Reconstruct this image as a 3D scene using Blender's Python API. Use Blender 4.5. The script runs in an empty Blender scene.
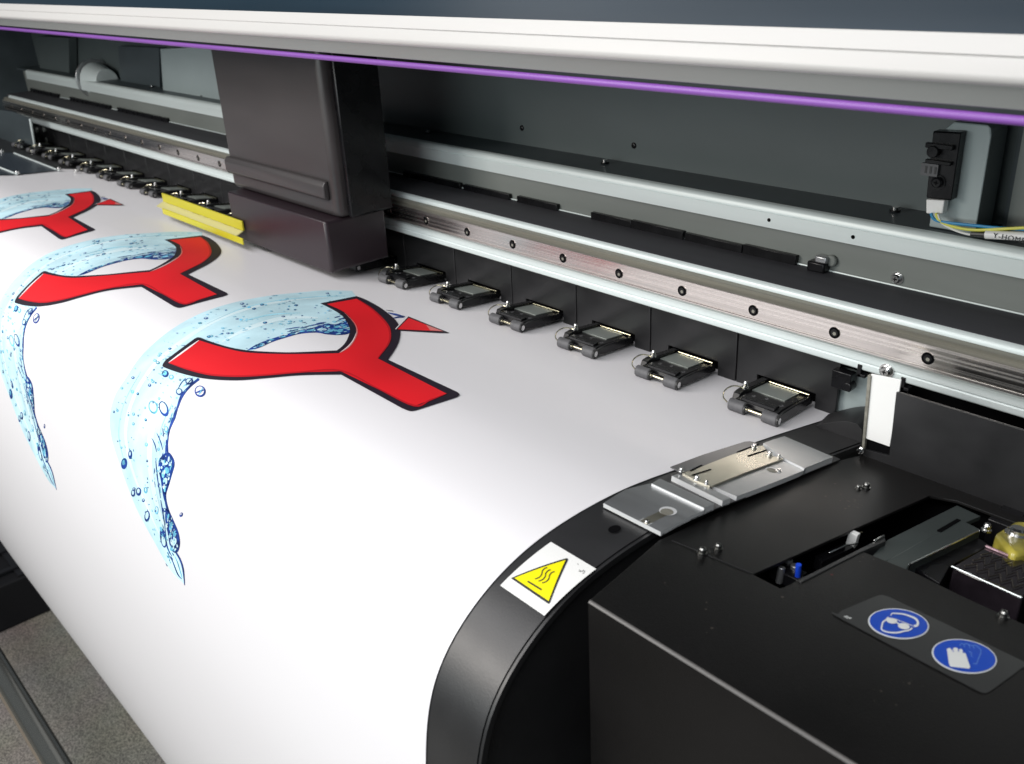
import bpy, bmesh, math, random
from mathutils import Vector, Matrix
from mathutils.geometry import tessellate_polygon
random.seed(7)
scn = bpy.context.scene
COL = scn.collection

# ------------------------------------------------------------------ camera solution (from the vanishing points of the machine)
F = 940.0; CX, CY = 512.0, 382.0
CAMZ = 1.2
_vx = Vector((-410-CX, -9-CY, F))
_u = 108.0
_v = (F*F + _vx[0]*_u)/(-_vx[1])
AX = (-_vx).normalized()
AZ = -(Vector((_u, _v, F)).normalized())
AY = AZ.cross(AX)
def ray(px, py):
    c = Vector((px-CX, py-CY, F))
    return Vector((AX.dot(c), AY.dot(c), AZ.dot(c)))
def onx(px, py, x): r = ray(px, py); return r*(x/r[0])
def ony(px, py, y): r = ray(px, py); return r*(y/r[1])
def onz(px, py, z): r = ray(px, py); return r*(z/r[2])
def kk(px, py): r = ray(px, py); return r[2]/r[1]

# ------------------------------------------------------------------ platen profile (y, z), extruded along X
S = .461
_p = [(.3669,-.7233),(.3748,-.673),(.3897,-.6312),(.4164,-.597),(.4511,-.5715),(.4881,-.5546),(.5308,-.5440),(.5811,-.5402),
      (.6251,-.5408),(.6625,-.5435),(.7053,-.5496),(.7415,-.5560),(.9254,-.5890),(.9784,-.599),(1.0848,-.6200),(1.19,-.641)]
_p = [(a*S, b*S) for a, b in _p]
_low = []
for i in range(9, 0, -1):
    d = .42*i/9; _low.append((.1622+.29*d*d, -.44-d))
_p = _low + [(.1622,-.44),(.1634,-.40),(.166,-.365)] + _p
def catmull(P, n, closed=False):
    out = []; N = len(P)
    rng = range(N if closed else N-1)
    for i in rng:
        p0 = P[(i-1) % N] if (closed or i > 0) else P[0]
        p1 = P[i]; p2 = P[(i+1) % N]; p3 = P[(i+2) % N] if (closed or i+2 < N) else P[-1]
        for j in range(n):
            t = j/n
            out.append(tuple(.5*((2*b)+(-a+c)*t+(2*a-5*b+4*c-d)*t*t+(-a+3*b-3*c+d)*t*t*t) for a, b, c, d in zip(p0, p1, p2, p3)))
    if not closed: out.append(tuple(P[-1]))
    return out
PROF = catmull(_p, 6)
# light smoothing
for _ in range(6):
    PROF = [PROF[0]] + [tuple((PROF[i-1][k]+2*PROF[i][k]+PROF[i+1][k])/4 for k in (0, 1)) for i in range(1, len(PROF)-1)] + [PROF[-1]]
SL = [0.0]
for i in range(1, len(PROF)):
    SL.append(SL[-1] + math.hypot(PROF[i][0]-PROF[i-1][0], PROF[i][1]-PROF[i-1][1]))
def xs(px, py):
    """pixel -> (x, arc length) on the paper profile"""
    r = ray(px, py); best = None
    for i in range(1, len(PROF)):
        (y1, z1), (y2, z2) = PROF[i-1], PROF[i]
        dy, dz = y2-y1, z2-z1
        den = dy*r[2]-dz*r[1]
        if abs(den) < 1e-12: continue
        t = (z1*r[1]-y1*r[2])/den
        if -1e-6 <= t <= 1+1e-6:
            y = y1+t*dy; k = y/r[1]
            if best is None or k < best[0]: best = (k, r[0]*k, SL[i-1]+t*(SL[i]-SL[i-1]))
    return (best[1], best[2])
def prof_at(s):
    s = max(0, min(SL[-1]-1e-7, s))
    lo, hi = 0, len(SL)-1
    while hi-lo > 1:
        m = (lo+hi)//2
        if SL[m] <= s: lo = m
        else: hi = m
    t = (s-SL[lo])/(SL[hi]-SL[lo])
    y = PROF[lo][0]+t*(PROF[hi][0]-PROF[lo][0]); z = PROF[lo][1]+t*(PROF[hi][1]-PROF[lo][1])
    a, b = PROF[max(0, lo-1)], PROF[min(len(PROF)-1, hi+1)]
    n = Vector((0, -(b[1]-a[1]), b[0]-a[0])).normalized()
    return y, z, n
def P3(x, s, h=0.0):
    y, z, n = prof_at(s)
    return Vector((x, y, z)) + n*h
def s_of_y(y):
    for i in range(len(PROF)-1, 0, -1):
        if PROF[i-1][0] <= y <= PROF[i][0]: 
            t = (y-PROF[i-1][0])/(PROF[i][0]-PROF[i-1][0]); return SL[i-1]+t*(SL[i]-SL[i-1])
def zpl(y): return prof_at(s_of_y(y))[1]

DB = -.162; DA = -.2492+.162*.2825      # deck plane z = DA + DB*y
def deck(px, py, h=0.0):
    r = ray(px, py); k = (DA+h)/(r[2]-DB*r[1]); return r*k
DN = Vector((0, -DB, 1)).normalized()

# ------------------------------------------------------------------ materials
MATS = {}
def mat(name, col, rough=.5, metal=0.0, spec=.5, coat=0.0, noise=None, bump=None, emit=None, trans=0.0, alpha=None, aniso=None, rvar=0.0):
    if name in MATS: return MATS[name]
    m = bpy.data.materials.new(name); m.use_nodes = True
    nt = m.node_tree; b = nt.nodes['Principled BSDF']
    b.inputs['Base Color'].default_value = (*col, 1)
    b.inputs['Roughness'].default_value = rough
    b.inputs['Metallic'].default_value = metal
    b.inputs['Specular IOR Level'].default_value = spec
    b.inputs['Coat Weight'].default_value = coat
    b.inputs['Coat Roughness'].default_value = .08
    b.inputs['Transmission Weight'].default_value = trans
    if emit: b.inputs['Emission Color'].default_value = (*emit[0], 1); b.inputs['Emission Strength'].default_value = emit[1]
    if alpha is not None: b.inputs['Alpha'].default_value = alpha
    tc = nt.nodes.new('ShaderNodeTexCoord')
    def mp(scale):
        n = nt.nodes.new('ShaderNodeMapping'); n.inputs['Scale'].default_value = scale
        nt.links.new(tc.outputs['Object'], n.inputs['Vector']); return n
    if noise:   # (scale3, amount, detail)
        sc, amt, det = noise
        n = nt.nodes.new('ShaderNodeTexNoise'); n.inputs['Scale'].default_value = 1; n.inputs['Detail'].default_value = det
        nt.links.new(mp(sc).outputs['Vector'], n.inputs['Vector'])
        r = nt.nodes.new('ShaderNodeMapRange'); r.inputs['From Min'].default_value = .3; r.inputs['From Max'].default_value = .7
        r.inputs['To Min'].default_value = 1-amt; r.inputs['To Max'].default_value = 1+amt
        nt.links.new(n.outputs['Fac'], r.inputs['Value'])
        v = nt.nodes.new('ShaderNodeVectorMath'); v.operation = 'SCALE'; v.inputs[0].default_value = col
        nt.links.new(r.outputs['Result'], v.inputs['Scale']); nt.links.new(v.outputs['Vector'], b.inputs['Base Color'])
        if rvar:
            r2 = nt.nodes.new('ShaderNodeMapRange'); r2.inputs['From Min'].default_value = .3; r2.inputs['From Max'].default_value = .7
            r2.inputs['To Min'].default_value = max(.03, rough-rvar); r2.inputs['To Max'].default_value = rough+rvar
            nt.links.new(n.outputs['Fac'], r2.inputs['Value']); nt.links.new(r2.outputs['Result'], b.inputs['Roughness'])
    if bump:    # (scale3, strength, distance)
        n = nt.nodes.new('ShaderNodeTexNoise'); n.inputs['Scale'].default_value = 1; n.inputs['Detail'].default_value = 3
        nt.links.new(mp(bump[0]).outputs['Vector'], n.inputs['Vector'])
        bp = nt.nodes.new('ShaderNodeBump'); bp.inputs['Strength'].default_value = bump[1]; bp.inputs['Distance'].default_value = bump[2]
        nt.links.new(n.outputs['Fac'], bp.inputs['Height']); nt.links.new(bp.outputs['Normal'], b.inputs['Normal'])
    MATS[name] = m
    return m
M_PAPER = mat('vinyl_white', (.845,.83,.85), .42, spec=.45, coat=.05, bump=((5,3,3), .10, .004))
M_RED = mat('ink_red', (.76,.014,.022), .55, spec=.2, noise=((9,6,6), .16, 1))
M_REDL = mat('ink_red_light', (.86,.035,.045), .55, spec=.2)
M_REDD = mat('ink_red_deep', (.50,.008,.016), .55, spec=.2)
M_REDP = mat('ink_red_pale', (.82,.20,.19), .3)
M_INK = mat('ink_dark', (.020,.014,.024), .55, spec=.2)
M_WATER = mat('ink_water', (.56,.80,.88), .55, spec=.2, noise=((34,18,30), .20, 4))
M_WLT = mat('ink_water_light', (.70,.88,.93), .55, spec=.2, noise=((34,18,30), .12, 4))
M_WDK = mat('ink_water_deep', (.36,.68,.80), .55, spec=.2, noise=((60,40,60), .3, 4))
M_CYAN = mat('ink_cyan', (.16,.52,.72), .3, noise=((120,120,120), .5, 2))
M_BLUE = mat('ink_blue', (.012,.05,.27), .3, noise=((150,150,150), .5, 2))
M_WINK = mat('ink_white', (.92,.85,.87), .3)
M_BLK = mat('black_coated_metal', (.020,.020,.021), .40, spec=.6, noise=((14,14,14), .25, 4), bump=((900,900,900), .12, .0004), rvar=.07)
M_DECK = mat('black_deck_cover', (.0065,.006,.006), .40, spec=.28, noise=((11,11,11), .35, 6), bump=((1400,1400,1400), .18, .0004), rvar=.06)
M_PLAS = mat('black_plastic', (.006,.006,.007), .28, spec=.3, noise=((60,60,60), .3, 2), rvar=.06)
M_PANEL = mat('black_panel', (.016,.016,.017), .38, noise=((20,4,30), .25, 3), rvar=.08)
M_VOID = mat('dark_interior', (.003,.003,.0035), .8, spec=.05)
M_SILVER = mat('painted_silver', (.70,.77,.76), .36, metal=.1, noise=((3,60,60), .06, 3), rvar=.05)
M_ALU = mat('brushed_aluminium', (.47,.48,.49), .38, metal=.85, noise=((30,200,200), .05, 3), bump=((40,700,700), .06, .0002), rvar=.05)
M_RAIL = mat('rail_steel', (.74,.69,.66), .26, metal=1.0, noise=((2.5,700,500), .16, 4), rvar=.10)
M_RAILSIDE = mat('rail_groove_steel', (.27,.26,.22), .55, metal=.4, noise=((5,300,300), .2, 3))
M_LITEDGE = mat('lit_milled_edge', (.66,.67,.67), .35, metal=.15)  # front light on plate sides and rims put into a brighter colour
M_EDGE = mat('black_edge_highlight', (.085,.08,.077), .35)  # highlight along the box edge, painted in as a lighter black
M_GOLD = mat('zinc_plate', (.50,.475,.39), .30, metal=.9, noise=((25,25,25), .25, 4), rvar=.08)
M_STEEL = mat('bright_steel', (.75,.75,.74), .18, metal=1.0)
M_DULL = mat('dull_screw_steel', (.22,.22,.21), .3, metal=1.0)
M_BRASS = mat('gold_rod', (.80,.74,.52), .2, metal=1.0)
M_GREY = mat('grey_recess_paint', (.20,.215,.20), .5, noise=((5,30,30), .12, 3))
M_TEAL = mat('interior_grey_paint', (.095,.115,.115), .5, noise=((4,8,8), .12, 4))
M_TOPD = mat('dark_top_surface', (.06,.075,.082), .42, noise=((6,20,20), .2, 3))
M_BAND = mat('charcoal_band', (.045,.045,.052), .7, noise=((3,90,90), .15, 3))
M_LBLUE = mat('pale_grey_plate', (.36,.42,.42), .45, noise=((8,8,8), .08, 3))
M_RUB = mat('grey_rubber', (.10,.10,.105), .55, noise=((200,200,200), .15, 2))
M_HOOD = mat('hood_warm_white', (.54,.53,.515), .42, noise=((2,20,20), .03, 3))
M_HOODG = mat('hood_grey_lip', (.26,.27,.26), .45)
M_PURP = mat('purple_acrylic_edge', (.21,.075,.35), .42, noise=((2,30,30), .18, 3))
M_GLASS = mat('dark_tinted_window', (.010,.022,.034), .24, spec=.16, noise=((.9,9,14), .7, 3), bump=((2,14,14), .2, .01))
M_YEL = mat('yellow_guard', (.50,.45,.02), .35, noise=((4,60,60), .12, 3))
M_YELP = mat('pale_yellow_guard', (.56,.52,.24), .35, noise=((4,90,90), .10, 3))
M_CAR = mat('carriage_shell', (.045,.040,.040), .40, noise=((3,12,14), .22, 3), rvar=.1)
M_CARD = mat('carriage_lower', (.022,.014,.018), .35)
M_WHITE = mat('white_plastic', (.86,.86,.84), .4)
M_LABEL = mat('label_white', (.84,.84,.82), .4)
M_LYEL = mat('label_yellow', (.90,.80,.0), .4)
M_LBLK = mat('label_black', (.03,.03,.03), .4)
M_LGREY = mat('label_clear_film', (.028,.0285,.029), .3)
M_LBL = mat('label_blue', (.003,.065,.50), .35)
M_LWH = mat('label_print_white', (.80,.82,.80), .4)
M_LWD = mat('label_print_pale_blue', (.18,.36,.72), .4)
M_GRN = mat('greenish_spring_plate', (.40,.44,.41), .30, metal=.5)
M_WBLUE = mat('wire_blue', (.02,.25,.50), .4)
M_WYEL = mat('wire_yellow', (.70,.68,.10), .4)
M_WWHT = mat('wire_white', (.75,.76,.74), .4)
M_BLUEPIN = mat('blue_pin', (.01,.06,.60), .35)
M_SPONGE = mat('ink_stained_resin', (.34,.29,.045), .3, coat=.5, noise=((60,60,60), .55, 4), bump=((80,80,80), .4, .002))
M_TINT = mat('smoked_clear_plastic', (.014,.011,.014), .12, coat=.3, noise=((50,20,50), .5, 3))
M_ZIG = mat('spring_wire', (.14,.12,.10), .3, metal=.8)
M_DKG = mat('dark_grey_green_metal', (.050,.062,.060), .38, metal=.2, noise=((20,20,20), .15, 3))
M_PIPE = mat('dark_chrome_pipe', (.22,.225,.21), .22, metal=.8)
M_TABLE = mat('speckled_blue_grey_plate', (.035,.045,.06), .3, noise=((900,900,900), .6, 2), rvar=.1)
M_MESH = mat('black_mesh_box', (.003,.003,.005), .8)

# ------------------------------------------------------------------ mesh builder
class MB:
    def __init__(s): s.v = []; s.f = []; s.m = []; s.sm = []; s.mats = []
    def mi(s, m):
        if m not in s.mats: s.mats.append(m)
        return s.mats.index(m)
    def add(s, V, Fc, m, smooth=False):
        o = len(s.v); s.v += [Vector(p) for p in V]; k = s.mi(m)
        for f in Fc: s.f.append([i+o for i in f]); s.m.append(k); s.sm.append(smooth)
        return s
    def box(s, a, b, m):
        (x0,y0,z0),(x1,y1,z1) = a, b
        V = [(x0,y0,z0),(x1,y0,z0),(x1,y1,z0),(x0,y1,z0),(x0,y0,z1),(x1,y0,z1),(x1,y1,z1),(x0,y1,z1)]
        return s.add(V, [(3,2,1,0),(4,5,6,7),(0,1,5,4),(1,2,6,5),(2,3,7,6),(3,0,4,7)], m)
    def prism(s, top, off, m, mside=None):
        """polygon 'top' (any order) pushed by vector off"""
        n = len(top); top = [Vector(p) for p in top]; off = Vector(off)
        nn = Vector((0,0,0))
        for i in range(n): nn += top[i].cross(top[(i+1) % n])
        if nn.dot(off) > 0: top = top[::-1]
        tris = tessellate_polygon([top])
        V = top + [p+off for p in top]
        Fc = []
        nrm = -off
        for t in tris:
            a, b, c = (top[i] for i in t)
            t = list(t)
            if (b-a).cross(c-a).dot(nrm) < 0: t = t[::-1]
            Fc.append(tuple(t)); Fc.append(tuple(i+n for i in t[::-1]))
        sides = [(i, i+n, (i+1) % n + n, (i+1) % n) for i in range(n)]
        s.add(V, Fc, m)
        o = len(s.v)-2*n; k = s.mi(mside or m)
        for f in sides: s.f.append([i+o for i in f]); s.m.append(k); s.sm.append(False)
        return s
    def ext(s, yz, x0, x1, m, caps=True, closed=True, smooth=False):
        n = len(yz); V = [(x0,y,z) for y, z in yz]+[(x1,y,z) for y, z in yz]
        Fc = [(i, (i+1) % n, (i+1) % n + n, i+n) for i in range(n if closed else n-1)]
        s.add(V, Fc, m, smooth)
        if caps and closed:
            o = len(s.v)-2*n; k = s.mi(m)
            tris = tessellate_polygon([[Vector((0,y,z)) for y, z in yz]])
            for t in tris:
                s.f.append([i+o for i in t]); s.m.append(k); s.sm.append(False)
                s.f.append([i+o+n for i in t][::-1]); s.m.append(k); s.sm.append(False)
        return s
    def cyl(s, a, b, r, m, n=20, r2=None, caps=True, smooth=True):
        a, b = Vector(a), Vector(b); r2 = r if r2 is None else r2
        d = (b-a).normalized(); t = Vector((0,0,1)) if abs(d.z) < .9 else Vector((1,0,0))
        u = d.cross(t).normalized(); w = d.cross(u)
        V = []
        for (c, rr) in ((a, r), (b, r2)):
            V += [c + (u*math.cos(2*math.pi*i/n) + w*math.sin(2*math.pi*i/n))*rr for i in range(n)]
        s.add(V, [(i, i+n, (i+1) % n + n, (i+1) % n) for i in range(n)], m, smooth)
        if caps:
            o = len(s.v)-2*n; k = s.mi(m)
            s.f.append([o+i for i in range(n)]); s.m.append(k); s.sm.append(False)
            s.f.append([o+n+i for i in range(n)][::-1]); s.m.append(k); s.sm.append(False)
        return s
    def tube(s, pts, r, m, n=8):
        pts = [Vector(p) for p in pts]; V = []; Fc = []
        for i, p in enumerate(pts):
            d = (pts[min(i+1, len(pts)-1)]-pts[max(i-1, 0)]).normalized()
            t = Vector((0,0,1)) if abs(d.z) < .9 else Vector((1,0,0))
            u = d.cross(t).normalized(); w = d.cross(u)
            V += [p+(u*math.cos(2*math.pi*j/n)+w*math.sin(2*math.pi*j/n))*r for j in range(n)]
        for i in range(len(pts)-1):
            for j in range(n): Fc.append((i*n+j, (i+1)*n+j, (i+1)*n+(j+1) % n, i*n+(j+1) % n))
        Fc.append(tuple(range(n))[::-1]); Fc.append(tuple((len(pts)-1)*n+j for j in range(n)))
        return s.add(V, Fc, m, True)
    def decal(s, poly, mp, m, step=.004, h=0.0):
        """poly in 2D (a, b); triangulated, cut along b every step, mapped by mp(a, b, h)"""
        bm = bmesh.new()
        vs = [bm.verts.new((p[0], p[1], 0)) for p in poly]
        for t in tessellate_polygon([[Vector((p[0], p[1], 0)) for p in poly]]):
            try: bm.faces.new([vs[i] for i in t])
            except ValueError: pass
        b0 = min(p[1] for p in poly); b1 = max(p[1] for p in poly)
        if step:
            k = math.ceil(b0/step)*step
            while k < b1:
                bmesh.ops.bisect_plane(bm, geom=bm.verts[:]+bm.edges[:]+bm.faces[:], plane_co=(0,k,0), plane_no=(0,1,0), dist=1e-7)
                k += step
        bm.normal_update(); bm.verts.index_update()
        V = [mp(v.co.x, v.co.y, h) for v in bm.verts]
        Fc = [[v.index for v in (f.verts if f.normal.z > 0 else list(f.verts)[::-1])] for f in bm.faces]
        bm.free()
        return s.add(V, Fc, m, True)

def tag(o, label=None, cat=None, group=None, kind=None):
    if label: o['label'] = label
    if cat: o['category'] = cat
    if group: o['group'] = group
    if kind: o['kind'] = kind
    return o
WORLD = {}
def empty(name, loc, parent=None):
    o = bpy.data.objects.new(name, None); COL.objects.link(o); loc = Vector(loc)+Vector((0,0,CAMZ)) if parent is None else Vector(loc)+Vector((0,0,CAMZ))
    base = WORLD[parent.name] if parent else Vector((0,0,0))
    o.location = loc-base; o.parent = parent; WORLD[o.name] = loc
    o.empty_display_size = .02
    return o
def obj(name, mb, parent=None, bevel=0, seg=2, origin=None, label=None, normals=True):
    off = Vector((0,0,CAMZ))
    if origin is None:
        lo = Vector([min(v[i] for v in mb.v) for i in range(3)]); hi = Vector([max(v[i] for v in mb.v) for i in range(3)])
        origin = (lo+hi)/2
    origin = Vector(origin)
    me = bpy.data.meshes.new(name)
    me.from_pydata([v-origin for v in mb.v], [], mb.f)
    for m in mb.mats: me.materials.append(m)
    for i, p in enumerate(me.polygons): p.material_index = mb.m[i]; p.use_smooth = mb.sm[i]
    me.update()
    if normals:
        bm = bmesh.new(); bm.from_mesh(me); bmesh.ops.recalc_face_normals(bm, faces=bm.faces); bm.to_mesh(me); bm.free()
    me.set_sharp_from_angle(angle=math.radians(38))
    o = bpy.data.objects.new(name, me); COL.objects.link(o)
    base = WORLD[parent.name] if parent else Vector((0,0,0))
    o.location = origin+off-base; o.parent = parent; WORLD[o.name] = origin+off
    if bevel:
        b = o.modifiers.new('bevel', 'BEVEL'); b.width = bevel; b.segments = seg; b.limit_method = 'ANGLE'; b.angle_limit = math.radians(35)
        b.harden_normals = False
    if label: o['label'] = label
    return o
def screw_mb(c, axis, r, h=None, m=None, recess=True):
    c = Vector(c); axis = Vector(axis).normalized(); h = h or r*.8; m = m or M_STEEL
    mb = MB(); mb.cyl(c, c+axis*h*.25, r*1.35, m, 20); mb.cyl(c+axis*h*.25, c+axis*h*.75, r, m, 20); mb.cyl(c+axis*h*.75, c+axis*h, r, m, 20, r2=r*.72)
    if recess:
        t = Vector((0,0,1)) if abs(axis.z) < .9 else Vector((1,0,0)); u = axis.cross(t).normalized(); w = axis.cross(u)
        top = c+axis*(h*1.02)
        for a, b in ((u, w), (w, u)):
            q = [top+a*r*.45+b*r*.1, top+a*r*.45-b*r*.1, top-a*r*.45-b*r*.1, top-a*r*.45+b*r*.1]
            mb.prism(q, -axis*h*.1, M_VOID)
    return mb
def cm(pts, n=5, closed=True):
    """smooth closed outline; points with a third value are corners"""
    out = []; N = len(pts)
    rng = range(N) if closed else range(N-1)
    for i in rng:
        p1, p2 = pts[i], pts[(i+1) % N]
        p0 = pts[(i-1) % N] if (closed or i > 0) else p1
        p3 = pts[(i+2) % N] if (closed or i+2 < N) else p2
        a = p1[:2] if len(p1) > 2 else p0[:2]; d = p2[:2] if len(p2) > 2 else p3[:2]
        for j in range(n):
            t = j/n
            out.append(tuple(.5*((2*B)+(-A+C)*t+(2*A-5*B+4*C-D)*t*t+(-A+3*B-3*C+D)*t*t*t) for A, B, C, D in zip(a, p1[:2], p2[:2], d)))
    if not closed: out.append(tuple(pts[-1][:2]))
    return out
def stroke(pts, w):
    """open polyline (2D) -> thin polygon; w a number or list"""
    n = len(pts); L = []; R = []
    for i, p in enumerate(pts):
        a = pts[max(0, i-1)]; b = pts[min(n-1, i+1)]
        dx, dy = b[0]-a[0], b[1]-a[1]; l = math.hypot(dx, dy) or 1
        ww = w[i] if isinstance(w, (list, tuple)) else w
        L.append((p[0]-dy/l*ww/2, p[1]+dx/l*ww/2)); R.append((p[0]+dy/l*ww/2, p[1]-dx/l*ww/2))
    return L+R[::-1]

# ================================================================== PRINTER
YW = .5096
printer = empty('large_format_printer', (-.9, .35, -1.2))
tag(printer, 'black and silver large format printer with open front cover and steel guide rail', 'printer')
XL, XR = -2.02, .12

# ---- platen: drum surface the sheet runs over
mb = MB()
pr = [PROF[i] for i in range(0, len(PROF), 2)] + [PROF[-1]]
outer = []
for i, s_ in enumerate([SL[min(j*2, len(SL)-1)] for j in range(len(pr))]):
    y, z, n = prof_at(s_); outer.append((y-n.y*.0006, z-n.z*.0006))
body = outer + [(.545, -.36), (.40, -.60), (.30, -.86)]
mb.ext(body, XL+.02, -.2355, M_BLK, smooth=False)
platen = obj('platen', mb, printer)
for p in platen.data.polygons: p.use_smooth = len(p.vertices) == 4
# drum end cap, slightly recessed, with its rim
mb = MB()
rim = [prof_at(SL[i]) for i in range(20, len(SL), 2)]
o1 = [(y-n.y*.0012, z-n.z*.0012) for y, z, n in rim]; o2 = [(y-n.y*.0045, z-n.z*.0045) for y, z, n in rim]
mb.ext(o1+o2[::-1], -.2352, -.2335, M_BLK)
obj('platen_rim', mb, printer, bevel=.0005)
# ---- hole, holes in end strip
mb = MB(); a = xs(614.5, 529)
mb.decal([(a[0]+.0026*math.cos(t*math.pi/10), a[1]+.0034*math.sin(t*math.pi/10)) for t in range(20)], P3, M_VOID, step=0, h=.0001)
obj('screw_hole', mb, printer)

# ---- heat warning label on the end strip
def lab(u, v):   # unit square on label: u along X edge (px corner mapping), bilinear in (x,s)
    c = [xs(551,542.2), xs(596.3,569.2), xs(544.5,616), xs(500.4,585.7)]
    return tuple((1-u)*(1-v)*c[0][k]+u*(1-v)*c[1][k]+u*v*c[2][k]+(1-u)*v*c[3][k] for k in (0, 1))
label1 = empty('heat_warning_label', P3(*lab(.5,.5)), printer)
mb = MB(); mb.decal([lab(0,0), lab(1,0), lab(1,1), lab(0,1)], P3, M_LABEL, h=.0002)
obj('label_sheet', mb, label1)
def xsl(pts): return [xs(*p[:2]) for p in pts]
def c8(x, y): return (480+x/6.369, 520+y/6.369)
tri = [c8(200,375), c8(205,370), c8(550,247), c8(560,250), c8(561,258), c8(447,530), c8(440,537), c8(430,533)]
mb = MB(); mb.decal(xsl(tri), P3, M_LBLK, h=.0004)
tri2 = [c8(222,374), c8(546,261), c8(440,521)]
mb.decal(xsl(tri2), P3, M_LYEL, h=.0006)
for dx, dy in ((0,0),(22,14),(46,26)):
    w = [c8(430+dx,309+dy), c8(410+dx,318+dy), c8(398+dx,335+dy), c8(396+dx,350+dy), c8(384+dx,368+dy), c8(366+dx,378+dy), c8(352+dx,382+dy)]
    w = cm(w, 4, False)
    mb.decal(xsl(stroke(w, 1.0)), P3, M_LBLK, h=.0008)
mb.decal(xsl(stroke([c8(306,397), c8(395,451)], 1.6)), P3, M_LBLK, h=.0008)
obj('warning_triangle', mb, label1, label='yellow hot surface warning triangle')
mb = MB()
q = [c8(622,280), c8(626,290)]; mb.decal(xsl(stroke(q, .35)), P3, M_LBLK, h=.0004)
for q in ([c8(628,328), c8(640,334), c8(646,326)], [c8(634,320), c8(640,330)], [c8(650,334), c8(660,322), c8(668,330), c8(660,342), c8(652,344)]):
    mb.decal(xsl(stroke(q, .5)), P3, M_LBLK, h=.0004)
obj('tiny_print', mb, label1)

# ---- black deck cover with service opening
def dk(px, py): p = deck(px, py); return (p.x, p.y)
def D3(x, y, h=0.0): return Vector((x, y, DA+DB*y)) + DN*h
fl, bl = dk(590,600), dk(661,541)
yb = .4575
outer = [(fl[0], fl[1]), (bl[0]-.001, bl[1]), (-.2290,.364), (-.2265,.44), (-.2235,yb), (.06,yb), (.06,fl[1]-.002)]
edgeb = [dk(861,550.8), dk(915,572.6), dk(962,596), dk(992,610)]
ysl = sum(p[1] for p in edgeb)/4
hole = [dk(752.6,574.2), dk(929.6,495.7), (-.1617,.443), (-.0,.443), (.0, .345), edgeb[2], edgeb[1], edgeb[0], dk(798,579), dk(791,584), dk(780,588.3)]
bm = bmesh.new(); E = []
for loop in (outer, hole):
    vs = [bm.verts.new(D3(*p)) for p in loop]
    E += [bm.edges.new((vs[i], vs[(i+1) % len(vs)])) for i in range(len(vs))]
bmesh.ops.triangle_fill(bm, edges=E, use_beauty=True, use_dissolve=False)
bmesh.ops.recalc_face_normals(bm, faces=bm.faces)
for f in bm.faces:
    if f.normal.z < 0: f.normal_flip()
bmesh.ops.dissolve_limit(bm, angle_limit=.01, verts=bm.verts, edges=bm.edges)
rt = bmesh.ops.extrude_face_region(bm, geom=bm.faces[:])
nv = [g for g in rt['geom'] if isinstance(g, bmesh.types.BMVert)]
for v in nv: v.co += -DN*.0016
bmesh.ops.recalc_face_normals(bm, faces=bm.faces)
bm.verts.index_update()
mb = MB(); mb.add([v.co.copy() for v in bm.verts], [[v.index for v in f.verts] for f in bm.faces], M_DECK); bm.free()
deck_o = obj('deck_cover', mb, printer, bevel=.0003)
# front box of the cover (skirts) with a rounded top edge
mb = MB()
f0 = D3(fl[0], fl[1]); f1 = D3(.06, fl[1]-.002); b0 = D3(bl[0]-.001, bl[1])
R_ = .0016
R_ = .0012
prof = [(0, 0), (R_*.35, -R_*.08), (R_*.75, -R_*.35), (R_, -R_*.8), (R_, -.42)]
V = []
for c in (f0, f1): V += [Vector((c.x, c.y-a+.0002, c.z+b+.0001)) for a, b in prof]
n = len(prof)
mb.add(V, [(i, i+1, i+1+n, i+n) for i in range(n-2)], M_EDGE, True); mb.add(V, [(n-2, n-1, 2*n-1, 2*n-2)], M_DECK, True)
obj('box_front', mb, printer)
mb = MB()
mb.add([f0+Vector((0,0,-.0017)), b0+Vector((0,0,-.0017)), b0+Vector((0,0,-.42)), f0+Vector((0,0,-.42))], [(0,1,2,3)], M_DECK)
mb.add([b0+Vector((0,0,-.0017)), D3(-.2265,.44)+Vector((0,0,-.0017)), D3(-.2265,.44)+Vector((0,0,-.3)), b0+Vector((0,0,-.42))], [(0,1,2,3)], M_DECK)
obj('box_side', mb, printer)
# faint fold line across the cover
mb = MB(); a, b = dk(672,541), dk(752,574)
mb.prism([D3(a[0],a[1]-.0001,.0004), D3(b[0],b[1]-.0001,.0004), D3(b[0],b[1]+.0003,.0004), D3(a[0],a[1]+.0003,.0004)], -DN*.0006, M_PANEL)
obj('panel_seam', mb, printer)
for px, py, r in ((718,549,.0016), (702,553.5,.0018), (866,488,.0017), (1003,617,.0017), (858,489,.0012)):
    obj('screw', screw_mb(D3(*dk(px,py)), DN, r, h=r*1.7, m=M_DULL), printer)
# well under the opening
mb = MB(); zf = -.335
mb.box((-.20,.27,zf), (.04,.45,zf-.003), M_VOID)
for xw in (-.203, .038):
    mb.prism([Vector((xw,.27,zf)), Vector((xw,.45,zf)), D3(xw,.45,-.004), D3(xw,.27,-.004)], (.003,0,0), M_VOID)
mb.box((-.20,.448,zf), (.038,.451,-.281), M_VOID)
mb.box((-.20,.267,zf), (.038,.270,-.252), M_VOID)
obj('service_well', mb, printer)

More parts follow.
